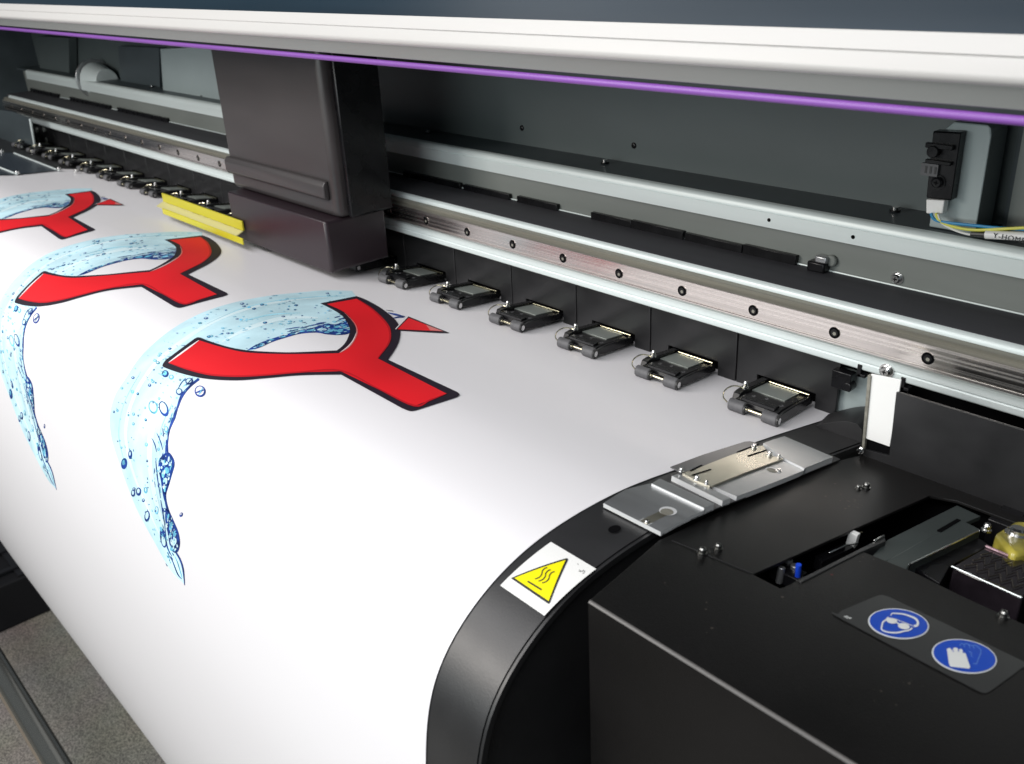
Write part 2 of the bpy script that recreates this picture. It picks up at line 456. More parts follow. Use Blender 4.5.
# ---- mechanism inside the opening
def dh(px, py, h): 
    r = ray(px, py); k = (DA+h)/(r[2]-DB*r[1]); return r*k
mech = empty('maintenance_station', D3(-.1,.38,-.02), printer)
mb = MB()
mb.prism([dh(*p, -.002) for p in ((887,540),(957,505),(981,516),(955,527),(884,562),(872,556))], -DN*.0025, M_DKG)
obj('wiper_plate', mb, mech, bevel=.0004)
mb = MB()
mb.prism([dh(*p, -.0015) for p in ((884,562),(960,519),(981,529.5),(910,563.5),(905,572),(893,566))], -DN*.012, M_DKG)
obj('wiper_rail', mb, mech, bevel=.0005)
mb = MB(); a = dh(910,564,.0005); b = dh(979,530.5,.0005)
mb.tube([a+Vector((0,-.001,-.004)), a, b], .0005, M_STEEL)
obj('rail_lip', mb, mech)
mb = MB()
mb.prism([dh(*p, -.0012) for p in ((937,530),(957,518.5),(961,520),(941,532))], -DN*.0005, M_VOID)
obj('rail_slot', mb, mech)
mb = MB()   # carriage strip along slot front
mb.prism([dh(*p, .0005) for p in ((798,580),(877,540),(884,535),(886,541),(862,551.5),(801,582.5))], -DN*.010, M_BLK)
mb.tube([dh(874,541,.001), dh(884,535.5,.001)], .0006, M_STEEL)
obj('slot_strip', mb, mech, bevel=.0003)
mb = MB()
p = dh(798,572,-.004); mb.cyl(p+Vector((0,0,-.008)), p+Vector((0,0,.004)), .0013, M_BLUEPIN, 10)
obj('blue_pin', mb, mech)
mb = MB()
for px, py, r in ((788,563,.002), (795,569,.0022), (781,571,.0016)):
    p = dh(px, py, -.006); mb.cyl(p-DN*.006, p+DN*.002, r, M_ALU, 12)
p = dh(790,574,-.008); mb.box(p-Vector((.008,.004,.004)), p+Vector((.006,.004,.002)), M_PLAS)
obj('slot_connector', mb, mech, bevel=.0003)
mb = MB()
p = dh(850,538,-.004); mb.prism([p+Vector((-.002,0,-.005)), p+Vector((.0025,0,-.005)), p+Vector((.0035,0,.003)), p+Vector((-.001,0,.003))], (0,.003,0), M_WWHT)
mb.tube([dh(829,553,-.006), dh(846,545,-.005), dh(858,543,-.005)], .0006, M_STEEL); mb.tube([dh(855,535,-.004), dh(862,532,-.004)], .0006, M_BRASS)
mb.prism([dh(*q, -.008) for q in ((815,556),(850,540),(858,545),(822,562))], -DN*.006, M_PLAS)
obj('white_clip', mb, mech, bevel=.0003)
mb = MB()
top = [dh(*q, .0) for q in ((953,566),(987,545),(1040,566),(1023,598))]
mb.prism(top, -DN*.028, M_TINT)
obj('smoked_cartridge', mb, mech, bevel=.0012, label='smoked clear plastic box with zigzag springs')
mb = MB(); mb.tube([dh(952,566,.0004), dh(1022,597.5,.0004)], .0006, M_STEEL); obj('cartridge_edge', mb, mech); mb = MB(); mb.tube([dh(986,546,.0006), dh(1012,557,.0006)], .0007, mat('pinkish_edge', (.5,.32,.36), .25, metal=.6))
obj('cartridge_edge', mb, mech)
def n2(u, v):  # on the cartridge top
    c = [(953,566),(987,545),(1040,566),(1023,598)]
    return tuple((1-u)*(1-v)*c[0][k]+u*(1-v)*c[3][k]+u*v*c[2][k]+(1-u)*v*c[1][k] for k in (0,1))
for v in (.25,.5,.75):
    mb = MB(); pts = []
    for i in range(10):
        pts.append(dh(*n2(.10+i*.09, v+(.10 if i % 2 else -.10)), .0008))
    mb.tube(pts, .00032, M_ZIG, 6); obj('zigzag_spring', mb, mech)
mb = MB()
mb.prism([dh(*q, .004) for q in ((995,533),(1016,520),(1045,522),(1050,545),(1020,553),(1013,553))], -DN*.022, M_SPONGE)
obj('ink_pad', mb, mech, bevel=.002, label='yellow ink stained pad block')
obj('pad_bolt', screw_mb(dh(1017,535,.004), DN, .0042, h=.004, recess=False), mech)
mb = MB(); mb.box(dh(982,548,-.02), dh(982,548,-.02)+Vector((.012,.02,.018)), M_PLAS); obj('black_bracket', mb, mech, bevel=.0005)
obj('bracket_screw', screw_mb(dh(986,531,0), DN, .0018, h=.004), mech)
mb = MB(); mb.prism([dh(*q, -.006) for q in ((912,566),(975,535),(990,545),(950,566),(940,583))], -DN*.02, M_PLAS)
obj('inner_block', mb, mech, bevel=.0006)

mb = MB(); M_STAIN = mat('dried_ink_speck', (.085,.072,.060), .6); M_STR = mat('dried_red_speck', (.10,.02,.02), .6)
for (cx_, cy_, sx_, sy_, n_, m_) in ((856,503,16,7,46,M_STAIN), (822,570,14,7,7,M_STR), (862,560,12,5,6,M_STAIN), (700,620,60,40,16,M_STAIN), (880,690,60,30,12,M_STAIN), (740,520,50,16,14,M_STAIN), (800,485,40,14,12,M_STAIN)):
    for _ in range(n_):
        px_, py_ = random.gauss(cx_, sx_*.5), random.gauss(cy_, sy_*.5); r_ = .12+random.random()**3*.75
        q_ = dk(px_, py_)
        if -.205 < q_[0] < .04 and q_[1] > .292 and q_[1] < .445 and not (q_[0] < -.187) and (px_ > 790 and py_ < 556 and py_ > 510): continue
        mb.decal([(q_[0]+r_*.0007*math.cos(t*.9)*(1+.3*math.sin(t*2.1)), q_[1]+r_*.0009*math.sin(t*.9)) for t in range(7)], lambda a, b, h=0: D3(a, b, h), m_, step=0, h=.00008)
tag(obj('ink_specks', mb, printer), kind='stuff')

# ---- protective equipment label on the deck
label2 = empty('safety_label', D3(-.11,.30), printer)
def Dm(x, y, h=0): return D3(x, y, h)
film = cm([(838.5,614.5),(842,611,1),(874,597.5,1),(881,595.5),(888,597,1),(1019,660),(1026,665),(1020,670),(992,690.5),(985,694),(978,692,1),(842,620)], 5)
mb = MB(); mb.decal([dk(*p) for p in film], Dm, M_LGREY, step=0, h=.0003)
obj('label_film', mb, label2)
def e4(x, y): return (840+x/5.457, 580+y/5.457)
def dec(mb, pts, m, h): mb.decal([dk(*p) for p in pts], Dm, m, step=0, h=h)
def ell(cx, cy, ax, ay, bx, by, n=48): return [(cx+ax*math.cos(2*math.pi*i/n)+bx*math.sin(2*math.pi*i/n), cy+ay*math.cos(2*math.pi*i/n)+by*math.sin(2*math.pi*i/n)) for i in range(n)]
mb = MB()
def icon(mb, x, y, ax, ay, bx, by):
    c = e4(x, y); k = 5.457
    dec(mb, ell(c[0], c[1], ax/k, ay/k, bx/k, by/k), M_LWH, .0005)
    dec(mb, ell(c[0], c[1], (ax-8)/k, ay/k*.95, bx/k*.95, (by-6)/k), M_LBL, .0007)
icon(mb, 318, 245, 165, 26, -22, 80)
face = [e4(*p) for p in ((262,213),(248,228),(232,240),(226,262),(224,278),(240,290),(270,297),(310,298),(345,290),(375,284),(392,272))]
dec(mb, stroke(cm(face, 4, False), 1.5), M_LWH, .0009)
top = [e4(*p) for p in ((275,205),(282,193),(310,193),(345,197),(380,208),(410,222),(422,240),(418,258),(400,262))]
dec(mb, stroke(cm(top, 4, False), [.8+.06*min(i, 26) for i in range(33)]), M_LWH, .0009)
dec(mb, ell(*e4(280,234), 29/5.457, 5/5.457, -4/5.457, 15/5.457), M_LWH, .0010)
dec(mb, ell(*e4(345,264), 32/5.457, 6/5.457, -4/5.457, 16/5.457), M_LWH, .0010)
dec(mb, stroke([e4(300,240), e4(322,252)], 1.2), M_LWH, .0010)
dec(mb, stroke([e4(255,215), e4(300,225), e4(360,248), e4(395,262)], .6), M_LWH, .0010)
obj('eye_protection_sign', mb, label2, label='round blue sign of a face wearing goggles')
mb = MB()
icon(mb, 677, 423, 176, 36, -26, 88)
dec(mb, [e4(*p) for p in ((580,388),(592,381),(605,388),(607,402),(611,388),(624,378),(640,384),(640,404),(645,390),(656,386),(668,392),(668,410),(674,408),(683,412),(692,440),(708,488),(700,495),(600,484),(592,470))], M_LWH, .0009)
for q in (((612,388),(616,406)), ((642,384),(646,406)), ((667,392),(668,412))): dec(mb, stroke([e4(*p) for p in q], .5), M_LBL, .0011)
for q in (((650,370),(658,356),(675,362),(690,358),(706,366),(720,370),(736,366),(752,378),(766,392),(765,410),(752,440),(742,470)),
          ((672,364),(678,378)), ((700,366),(706,382)), ((725,372),(730,386)), ((700,400),(716,410),(712,424),(722,430)), ((742,470),(724,466))):
    dec(mb, stroke([e4(*p) for p in q], .55), M_LWD, .0009)
obj('glove_sign', mb, label2, label='round blue sign of a gloved hand')
mb = MB()
for q in (((20,206),(40,204),(48,212),(60,216)), ((30,210),(42,216)), ((50,218),(60,210))): dec(mb, stroke([e4(*p) for p in q], .7), M_LWH, .0005)
obj('tiny_print', mb, label2)

# ---- wall behind the deck (bent black panel), white strip, plates
def wy(px, py, y): p = ony(px, py, y); return p
yp = .4572
mb = MB()
# main panel: from white strip to the right, upper edge just under the guide beam
a = wy(896,392,yp); b = wy(1024,428,yp); c = wy(889,456,yp); 
zb = DA+DB*yp-.001
mb.prism([Vector((a.x,yp,a.z)), Vector((.08,yp,a.z+.0005)), Vector((.08,yp,zb)), Vector((wy(862,460,yp).x,yp,zb)), Vector((wy(862,460,yp).x,yp,wy(862,449,yp).z)), Vector((c.x,yp,c.z))], (0,.002,0), M_PANEL)
obj('deck_back_panel', mb, printer, bevel=.0004)
mb = MB(); w = .4585
q = [wy(871,374,w), wy(901,380,w), wy(889.5,447,w), wy(864,438,w)]
mb.prism(q, (0,.0012,0), M_WHITE)
obj('white_strip', mb, printer, bevel=.0003, label='bright white plastic strip between the black panels')
mb = MB(); q = [wy(862,436,.4595), wy(893,450,.4595), wy(893,462,.4595), wy(860,462,.4595)]
mb.prism(q, (0,.001,0), M_VOID); obj('strip_gap', mb, printer)
mb = MB(); q = [wy(867.5,375,.4575), wy(871,376,.4575), wy(864,452,.4575), wy(861.2,451,.4575)]
mb.prism(q, (0,.003,0), M_RAILSIDE); obj('side_plate_edge', mb, printer, bevel=.0003)
obj('screw', screw_mb(wy(861,450,.455), (0,-1,0), .0016, h=.003), printer)
mb = MB(); q = [wy(836,365,.513), wy(880,380,.513), wy(880,470,.513), wy(836,452,.513)]
mb.prism(q, (0,.002,0), M_LBLUE); obj('grey_side_plate', mb, printer)
mb = MB(); q = wy(848,384,.505)
mb.box((q.x-.010,.502,q.z-.004), (q.x+.003,.509,q.z+.008), M_PLAS); mb.cyl((q.x+.002,.50,q.z), (q.x+.002,.507,q.z), .003, M_PLAS, 12)
obj('black_latch', mb, printer, bevel=.0006)
# dark space behind the panel, under the beam
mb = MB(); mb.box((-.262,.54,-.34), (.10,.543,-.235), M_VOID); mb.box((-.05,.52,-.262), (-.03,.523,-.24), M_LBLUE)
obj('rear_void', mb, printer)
# black arch behind the platen end
mb = MB()
q = [xs(796,437), xs(812,428), xs(828,423), xs(842,421)]
arch = [ony(a_, b_, .478) for a_, b_ in cm([(786,436,1),(805,429),(828,423),(845,421.6),(856,424),(862,430,1),(862,456,1),(830,456,1)], 5)]
mb.prism(arch, (0,.028,0), M_BLK); obj('end_arch_plate', mb, printer, bevel=.0008)

# ---- guide beam
k = lambda py: kk(901, py)
mb = MB()
yl = .500
zl0, zl1 = k(382)*yl, k(364)*yl
mb.ext([(yl+.0006,zl0),(yl,zl0+.0008),(yl,zl0+(zl1-zl0)*.38),(yl+.0006,zl0+(zl1-zl0)*.42),(yl+.0006,zl0+(zl1-zl0)*.46),(yl,zl0+(zl1-zl0)*.5),(yl,zl1-.0008),(yl+.001,zl1),(.508,zl1),(.508,zl0)], -1.90, XR, M_SILVER)
obj('lower_rail_ledge', mb, printer, bevel=.0004)
yr = .494; zr0, zr1 = k(364.3)*yr, k(338)*yr
mb = MB()
h_ = zr1-zr0
mb.ext([(yr+.001,zr0),(yr,zr0+.001),(yr,zr0+h_*.12),(yr+.0006,zr0+h_*.15),(yr+.0006,zr0+h_*.18),(yr,zr0+h_*.21),(yr,zr1-.0004),(yr+.0004,zr1),(.508,zr1),(.508,zr0)], -1.95, XR, M_RAIL)
mb2 = MB(); mb2.ext([(yr+.0004,zr1),(yr+.0045,zr1+.0012),(yr+.0035,zr1+.0035),(yr+.0065,zr1+.0045),(.508,zr1+.0045),(.508,zr1)], -1.95, XR, M_RAILSIDE)
rail = obj('guide_rail', mb, printer); obj('rail_groove', mb2, rail)
# rail bolts
hx = [ony(a, b, yr) for a, b in ((563,257),(928,358))]
pitch = (hx[1].x-hx[0].x)/5
zc = (zr0+zr1)/2+.0002
i = -3
x = hx[1].x+2*pitch
while x > -1.94:
    mb = MB(); n = 22; c = Vector((x, yr-.0001, zc))
    ring = MB()
    for (r0, r1, d0, d1, m) in ((.0037,.0034,0,.0003,M_STEEL), (.0034,.0033,.0003,.0042,M_VOID),):
        V = []
        for rr, dd in ((r0, d0), (r1, d1)): V += [c+Vector((rr*math.cos(2*math.pi*j/n), dd-.0002, rr*math.sin(2*math.pi*j/n))) for j in range(n)]
        mb.add(V, [(j, (j+1) % n, (j+1) % n+n, j+n) for j in range(n)], m, True)
    V = [c+Vector((.0036*math.cos(2*math.pi*j/n), -.0003, .0036*math.sin(2*math.pi*j/n))) for j in range(n)]
    mb.add(V, [tuple(range(n))], M_VOID)
    mb.cyl(c+Vector((0,-.0003,0)), c+Vector((0,-.0006,0)), .0023, M_PLAS, 16)
    mb.cyl(c+Vector((.0003,-.0006,-.0004)), c+Vector((.0003,-.0008,-.0004)), .0012, M_RAILSIDE, 6)
    obj('rail_bolt', mb, rail, normals=False)
    x -= pitch
# beam face over the rail and the charcoal band on its top
yf = .502; zf1 = k(317)*yf
zf0 = zr1+.0045
mb = MB(); hh = zf1-zf0
mb.ext([(yf-.001,zf0),(yf-.001,zf0+hh*.55),(yf-.0002,zf0+hh*.8),(yf+.002,zf1),(.512,zf1),(.512,zf0)], -1.93, XR, M_SILVER)
obj('beam_front_face', mb, printer, bevel=.0006)
yg = .548; zband = k(317)*yf
zg = zband
mb = MB(); mb.box((-1.95,yf+.0025,zband-.004), (XR,yg+.01,zband+.0003), M_BAND)
obj('charcoal_band', mb, printer, bevel=.0004)
yu = .540
zu0, zu1 = k(254.3)*yu, k(229)*yu
ztop = zu1
mb = MB(); mb.box((-1.97,yg,zband-.01), (XR,yg+.003,zu1-.003), M_GREY)
obj('recess_wall', mb, printer)
mb = MB(); mb.tube([Vector((-1.95,yg-.001,zband+.0009)), Vector((XR,yg-.001,zband+.0009))], .0006, M_SILVER); obj('recess_bead', mb, printer)
mb = MB(); hu = zu1-zu0
mb.ext([(yu,zu0),(yu,zu1-hu*.36),(yu+.0005,zu1-hu*.34),(yu+.0005,zu1-hu*.32),(yu,zu1-hu*.30),(yu+.0004,zu1-hu*.15),(yu+.0018,zu1-.0006),(yu+.0040,zu1),(yu+.007,zu1),(yu+.007,zu0)], -1.93, XR, M_SILVER)
obj('upper_silver_strip', mb, printer)
yb2 = .587
mb = MB(); mb.box((-2.0,yu+.0065,zu1-.004), (XR,yb2+.004,zu1-.0004), M_TOPD)
obj('beam_top', mb, printer)
mb = MB(); mb.box((-2.02,yb2,zu1-.004), (XR,yb2+.003,.10), M_TEAL)
obj('back_wall', mb, printer)
for px, py in ((522,128),(634,145.5)):
    p = ony(px, py, yb2); obj('wall_screw', screw_mb(p, (0,-1,0), .0019, h=.0012, m=M_PLAS), printer)
# recess details: black tape blocks
for (x0, x1, pr_) in ((406,463,.5),(466,512,.4),(520,560,.5),(594,634,.55),(634,686,.8),(688,745,.55),(746,799,.9)):
    ya = 175+(x0-406)*.2545; 
    a = ony(x0, 171+(x0-406)*.222, yg); b = ony(x1, 171+(x1-406)*.222, yg)
    mb = MB(); mb.box((a.x,yg-.004,zband), (b.x,yg-.0002,zband+.0055*(.8+.5*pr_)), M_PLAS)
    obj('black_tape_block', mb, printer, bevel=.0004)
for (x0, x1, y0) in ((32,60,88),(72,112,98),(120,170,110)):
    a = ony(x0, y0, yg); b = ony(x1, y0+(x1-x0)*.22, yg)
    mb = MB(); mb.box((a.x,yg-.004,zband), (b.x,yg-.0002,zband+.006), M_PLAS); obj('black_tape_block', mb, printer)
p = ony(821,264,yg-.002)
mb = MB(); mb.box((p.x-.007,yg-.008,zband), (p.x+.006,yg-.0002,zband+.007), M_PLAS); mb.box((p.x-.003,yg-.006,zband+.006), (p.x+.006,yg-.0004,zband+.011), M_ALU)
mb.cyl((p.x+.007,yg-.003,zband+.008), (p.x+.007,yg,zband+.008), .004, M_GREY, 14)
obj('cable_clip', mb, printer, bevel=.0012)
obj('recess_screw', screw_mb(ony(897.5,278,yg), (0,-1,0), .0030, h=.0034), printer)
for px, py in ((769,220),(853,237)):
    p = ony(px, py, yu); mb = MB(); mb.cyl((p.x,yu-.0002,p.z), (p.x,yu+.001,p.z), .0013, M_VOID, 14); obj('pin_hole', mb, printer)
for px, py in ((605,163),(895,211),(428,133),(152,87),(203,96)):
    p = onz(px, py, zu1); mb = MB(); mb.cyl(p, p+Vector((0,0,.0012)), .0035, M_PLAS, 14); mb.cyl(p+Vector((0,0,.0012)), p+Vector((0,0,.0028)), .0022, M_STEEL, 10)
    obj('top_screw', mb, printer)
obj('ledge_screw', screw_mb(ony(887,370.5,yl), (0,-1,0), .0034, h=.0036), printer)
for px, py in ((860,369),(903.5,382)):
    p = ony(px, py, yl); mb = MB(); mb.box((p.x-.0015,yl-.0008,p.z-.005), (p.x+.0012,yl+.004,p.z+.003), M_PLAS); mb.box((p.x-.0012,yl-.0008,p.z-.005), (p.x+.004,yl+.004,p.z-.003), M_PLAS)
    obj('black_tab', mb, printer, bevel=.0003)

# ---- sensor bracket on the beam top, right
bx0, bx1 = onz(929,226,ztop), onz(977,229,ztop)
yk = bx0.y-.002
brk = empty('sensor_bracket', (bx0.x, yk, ztop), printer)
mb = MB()
xa, xb = ony(929,224,yk).x, ony(976,229,yk).x
mb.prism([Vector((xa,yk,ztop)), Vector((xb,yk,ztop)), Vector((xb,yk,ztop+.058)), Vector((xb-.0008,yk,ztop+.0612)), Vector((xb-.003,yk,ztop+.063)), Vector((xa+.006,yk,ztop+.063)), Vector((xa+.001,yk,ztop+.058)), Vector((xa,yk,ztop+.05))], (0,.022,0), M_LBLUE, M_TEAL)
obj('bracket_plate', mb, brk, bevel=.001)
ys = yk-.008
A, B, C, D = (ony(*p, ys) for p in ((933,131),(961,132.5),(951,201),(926,198)))
mb = MB(); mb.prism([A,B,C,D], (0,.0075,0), M_PLAS)
obj('sensor_body', mb, brk, bevel=.0008)
mb = MB()
p = ony(942,147,ys-.003); mb.box(p-Vector((.010,.000,.0015)), p+Vector((.006,.003,.0015)), M_PLAS)
p = ony(940,163,ys-.003); mb.box(p-Vector((.009,.000,.0012)), p+Vector((.006,.003,.0012)), M_PLAS)
p = ony(932,152,ys-.004); mb.cyl(p, p+Vector((0,.004,0)), .0035, M_PLAS, 14)
obj('sensor_gate', mb, brk, bevel=.0005)
mb = MB(); p = ony(930,170,ys-.002); mb.box(p-Vector((.0055,.0,.0035)), p+Vector((.0045,.002,.0035)), M_RUB)
for i in range(3):
    mb.box(p+Vector((-.003+i*.0028,-.0003,-.002)), p+Vector((-.0018+i*.0028,0,.002)), M_LBLK)
obj('sensor_tab', mb, brk)
obj('sensor_screw', screw_mb(ony(938.5,182,ys), (0,-1,0), .0032, h=.003, m=M_PLAS), brk)
mb = MB(); q = [ony(*p, ys-.001) for p in ((926,199.5),(944.5,200.5),(942.5,214),(926,213.5))]; mb.prism(q, (0,.006,0), M_WHITE)
obj('sensor_connector', mb, brk, bevel=.0006)
def wire(name, pts, m, r=.0009):
    mb = MB(); mb.tube([Vector(p) for p in catmull([tuple(ony(a, b, y)) for a, b, y in pts], 6)], r, m); obj(name, mb, brk)
yq = ys-.003
wire('blue_wire', [(931,213,yq),(934,219,yq),(943,222,yq),(970,225,yq),(1000,228,yq),(1040,230,yq)], M_WBLUE)
wire('yellow_wire', [(936,213,yq),(940,221,yq),(955,227,yq),(975,230,yq),(1000,229,yq-.001),(1040,227,yq-.001)], M_WYEL)
wire('white_wire', [(938,214,yq),(942,223,yq),(957,231,yq),(975,235.5,yq),(992,236,yq)], M_WWHT, .0007)
mb = MB(); a = ony(971,234,yq-.001); b = ony(988,235,yq-.001); mb.tube([a, b], .0014, M_LBLK)
obj('shrink_tube', mb, brk)
mb = MB(); a = ony(986,234.5,yq-.001); b = ony(1045,237.5,yq-.001); mb.tube([a, b], .0025, M_WHITE, 12); sl = obj('wire_marker', mb, brk, label='white wire marker sleeve printed Y-HOME')
# dark wall beyond bracket and pale side edge
mb = MB(); a = ony(1000,130,yb2-.004); mb.box((xb+.004,yb2-.006,ztop), (xb+.025,yb2-.001,.05), M_TOPD); obj('dark_wall_panel', mb, printer)
xw = ony(1011,200,yb2-.012).x
mb = MB(); mb.box((xw,yb2-.012,ztop), (XR,yb2-.007,.05), M_GREY); obj('pale_wall_panel', mb, printer)

# ---- interior left: plates and pulley on the back wall
mb = MB(); q = [ony(*p, .565) for p in ((160,49),(163,92.5),(221,103.5),(224,70),(223,46))]
mb.prism(q, (0,.02,0), M_LBLUE); obj('inner_cover_plate', mb, printer, bevel=.001)
mb = MB(); q = [ony(*p, .57) for p in ((38,36),(40,73),(69,80),(68,38))]
mb.prism(q, (0,.015,0), M_TEAL); obj('inner_cover_plate', mb, printer, bevel=.001)
mb = MB(); q = [ony(*p, .575) for p in ((118,46),(121,86),(160,93),(159,48))]
mb.prism(q, (0,.010,0), M_TOPD); obj('inner_cover_plate', mb, printer)
mb = MB(); c = ony(103,80,.565)
mb.cyl(c+Vector((-.030,0,0)), c+Vector((.018,0,0)), .026, M_SILVER, 32, r2=.018); mb.cyl(c+Vector((-.036,0,0)), c+Vector((-.033,0,0)), .031, M_ALU, 32); mb.cyl(c+Vector((-.033,0,0)), c+Vector((-.030,0,0)), .024, M_VOID, 24)
obj('belt_pulley', mb, printer, bevel=.0008)
mb = MB(); mb.box((-2.03,.30,-.35), (-2.0,.60,.1), M_TOPD); obj('left_side_wall', mb, printer)

# ---- pinch roller panels and pinch rollers
PW = .0777
x_end = -.2697
for i in range(21):
    x1 = x_end-PW*i; x0 = x1-PW+.0007
    if i: x1 -= .0003
    if x0 < -1.92: break
    xm0 = -.3300-PW*i; xm1 = -.2850-PW*i
    zt = zl0+.004; zb_ = zpl(YW)-.001; zo = zb_+.0118
    poly = [(x0,zb_),(xm0,zb_),(xm0,zo),(xm1,zo-.0003),(xm1,zb_),(x1,zb_),(x1,zt),(x0,zt)]
    mb = MB(); mb.prism([Vector((a,YW-.001,b)) for a, b in poly], (0,.0025,0), M_PANEL)
    obj('roller_cover_panel', mb, printer, bevel=.0005)
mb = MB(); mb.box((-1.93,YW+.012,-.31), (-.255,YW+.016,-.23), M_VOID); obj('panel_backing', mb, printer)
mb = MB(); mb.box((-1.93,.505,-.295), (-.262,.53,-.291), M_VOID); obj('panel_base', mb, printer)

xo = 0.0
pinch = empty('pinch_roller', (-.296, .48, zpl(.48)), printer)
def pz(y, h): return zpl(y)+h
def side(y, h): return (y, pz(y, h))
bx_0, bx_1 = -.3215, -.2805
def pobj(name, mb, **k):
    for v in mb.v: v.x = -.3140+(v.x+.3215)*(.0375/.041)-.0103*(v.y-.4525)/.0555
    return obj(name, mb, pinch, **k)
mb = MB()
mb.ext([side(.4560,.0045), side(.4572,.0074), side(.466,.0080), side(.486,.0080), side(.5080,.0075), side(.5080,.0030), side(.486,.0030), side(.468,.0034)], bx_0+.004, bx_1-.003, M_PLAS)
pobj('roller_arm', mb, bevel=.0005)
mb = MB()
mb.ext([side(.4572,.0072), side(.459,.0092), side(.4650,.0096), side(.4662,.0078)], bx_0+.008, bx_1-.006, M_PLAS)
pobj('arm_rib', mb, bevel=.0005)
mb = MB()
mb.ext([side(.4535,.0030), side(.4550,.0062), side(.462,.0078), side(.476,.0083), side(.490,.0084), side(.5085,.0084), side(.5085,.0030), side(.484,.0020), side(.464,.0014)], bx_1-.002, bx_1+.0003, M_PLAS)
pobj('side_cheek', mb, bevel=.0005)
mb = MB()
mb.ext([side(.4600,.0040), side(.4630,.0092), side(.470,.0104), side(.480,.0106), side(.5085,.0104), side(.5085,.0040), side(.484,.0040), side(.468,.0036)], bx_0-.0010, bx_0+.0045, M_PLAS)
pobj('side_cheek', mb, bevel=.0005)
mb = MB()
mb.ext([side(.480,.0087), side(.5045,.0086), side(.5045,.0079), side(.480,.0079)], bx_0+.0052, bx_1-.009, M_GRN)
pobj('spring_plate', mb, bevel=.0001)
mb = MB(); mb.tube([(bx_0+.0060,.5058,pz(.5058,.0092)), (bx_1-.0015,.5058,pz(.5058,.0092))], .0007, M_BRASS, 10)
pobj('hinge_rod', mb)
mb = MB(); ya = .4525; za = pz(ya, .0041)
mb.tube([(-.3205,ya,za), (-.2795,ya,za)], .0008, M_BRASS, 10)
pobj('axle', mb)
for x0_, x1_ in ((-.3195,-.3068),(-.2925,-.2808)):
    mb = MB(); mb.cyl((x0_,ya,za), (x1_,ya,za), .0039, M_RUB, 28)
    pobj('roller_tyre', mb, bevel=.0006)
    mb = MB(); mb.cyl((x1_-.0002,ya,za), (x1_+.0006,ya,za), .0036, M_LBLK, 24); mb.cyl((x1_+.0005,ya,za), (x1_+.0014,ya,za), .0021, M_STEEL, 20)
    pobj('roller_cap', mb)
pobj('arm_screw', screw_mb((-.3192,.4740,pz(.474,.0104)), DN, .0020, h=.0046))
mb = MB()
wp = [(-.3180,.4700,pz(.470,.0112)), (-.3215,.4695,pz(.47,.0118)), (-.3265,.4665,pz(.466,.0110)), (-.3290,.4610,pz(.462,.0085)), (-.3270,.4560,pz(.456,.0055)), (-.3220,.4530,pz(.453,.0042))]
mb.tube([Vector(p) for p in catmull(wp, 5)], .00048, M_BRASS, 8)
pobj('wire_spring', mb)
for cx_, cy_ in ((-.3095,.4705),(-.3005,.4735)):
    mb = MB(); r = .0015
    mb.tube([(cx_+r*math.cos(t*math.pi/2+.78), cy_+r*math.sin(t*math.pi/2+.78), pz(cy_+r*math.sin(t*math.pi/2+.78),.0081)) for t in range(5)], .00022, M_RUB, 6)
    pobj('moulded_mark', mb)
cx_, cy_ = -.2870, .4700
mb = MB(); mb.tube([(cx_+.0015*math.cos(t*.63), cy_+.0015*math.sin(t*.63), pz(cy_+.0015*math.sin(t*.63),.0081)) for t in range(11)], .00022, M_RUB, 6)
pobj('moulded_mark', mb)
kids = list(pinch.children)
for i in range(1, 21):
    if -.3215-PW*i < -1.83: break
    c = pinch.copy(); COL.objects.link(c); c.parent = printer
    c.location = pinch.location + Vector((-PW*i+.0015*min(i, 6)*.4, random.uniform(-.0006, .0006), 0))
    c.rotation_euler = (0, 0, .011*min(i, 6)+random.uniform(-.012, .012))
    for ch in kids:
        d = ch.copy(); COL.objects.link(d); d.parent = c

# ---- sheet clamp plates on the end strip (aluminium edge guide)
def PP(px, py, h):
    """pixel -> point on the platen profile raised by h"""
    x, s_ = xs(px, py); q = P3(x, s_, h)
    # one correction step so that the raised point still projects to the pixel
    for _ in range(4):
        r = ray(px, py); y, z, n = prof_at(s_)
        # intersect the ray with the plane through q with normal n
        kq = q.dot(n)/r.dot(n); t = r*kq
        d = t-q; x += d.x; tang = Vector((0, n.z, -n.y)); s_ += d.dot(tang); q = P3(x, s_, h)
    return q
clamp = empty('media_edge_guide', PP(700,490,0))
tag(clamp, 'stepped aluminium edge guide with slotted zinc plate beside the white sheet', 'edge guide')
def plate(name, pts, h, th, m, ms=None, bevel=.0003, lab=None):
    mb = MB(); n = prof_at(xs(*pts[0])[1])[2]
    mb.prism([PP(a, b, h) for a, b in pts], -Vector(n)*th, m, ms); return obj(name, mb, clamp, bevel=bevel, label=lab)
n5 = lambda x, y: (600+x/5.875, 420+y/5.875)
n6 = lambda x, y: (700+x/5.456, 350+y/5.456)
def cplate(name, pts, h, th, m, lab=None, bevel=.00025):
    """plate whose outline follows the curved strip: decal mesh top with side skirts"""
    q = [xs(a, b) for a, b in pts]; q = [(a, b) for a, b in q]
    mb = MB(); mb.decal(q, P3, m, step=.006, h=h)
    N = len(q); V = []
    dense = []
    for i in range(N):
        a, b = q[i], q[(i+1) % N]
        for j in range(6): dense.append((a[0]+(b[0]-a[0])*j/6, a[1]+(b[1]-a[1])*j/6))
    K = len(dense)
    V = [P3(a, b, h) for a, b in dense]+[P3(a, b, h-th) for a, b in dense]
    mb.add(V, [(i, i+K, (i+1) % K+K, (i+1) % K) for i in range(K)], m)
    return obj(name, mb, clamp, label=lab)
H = .0022
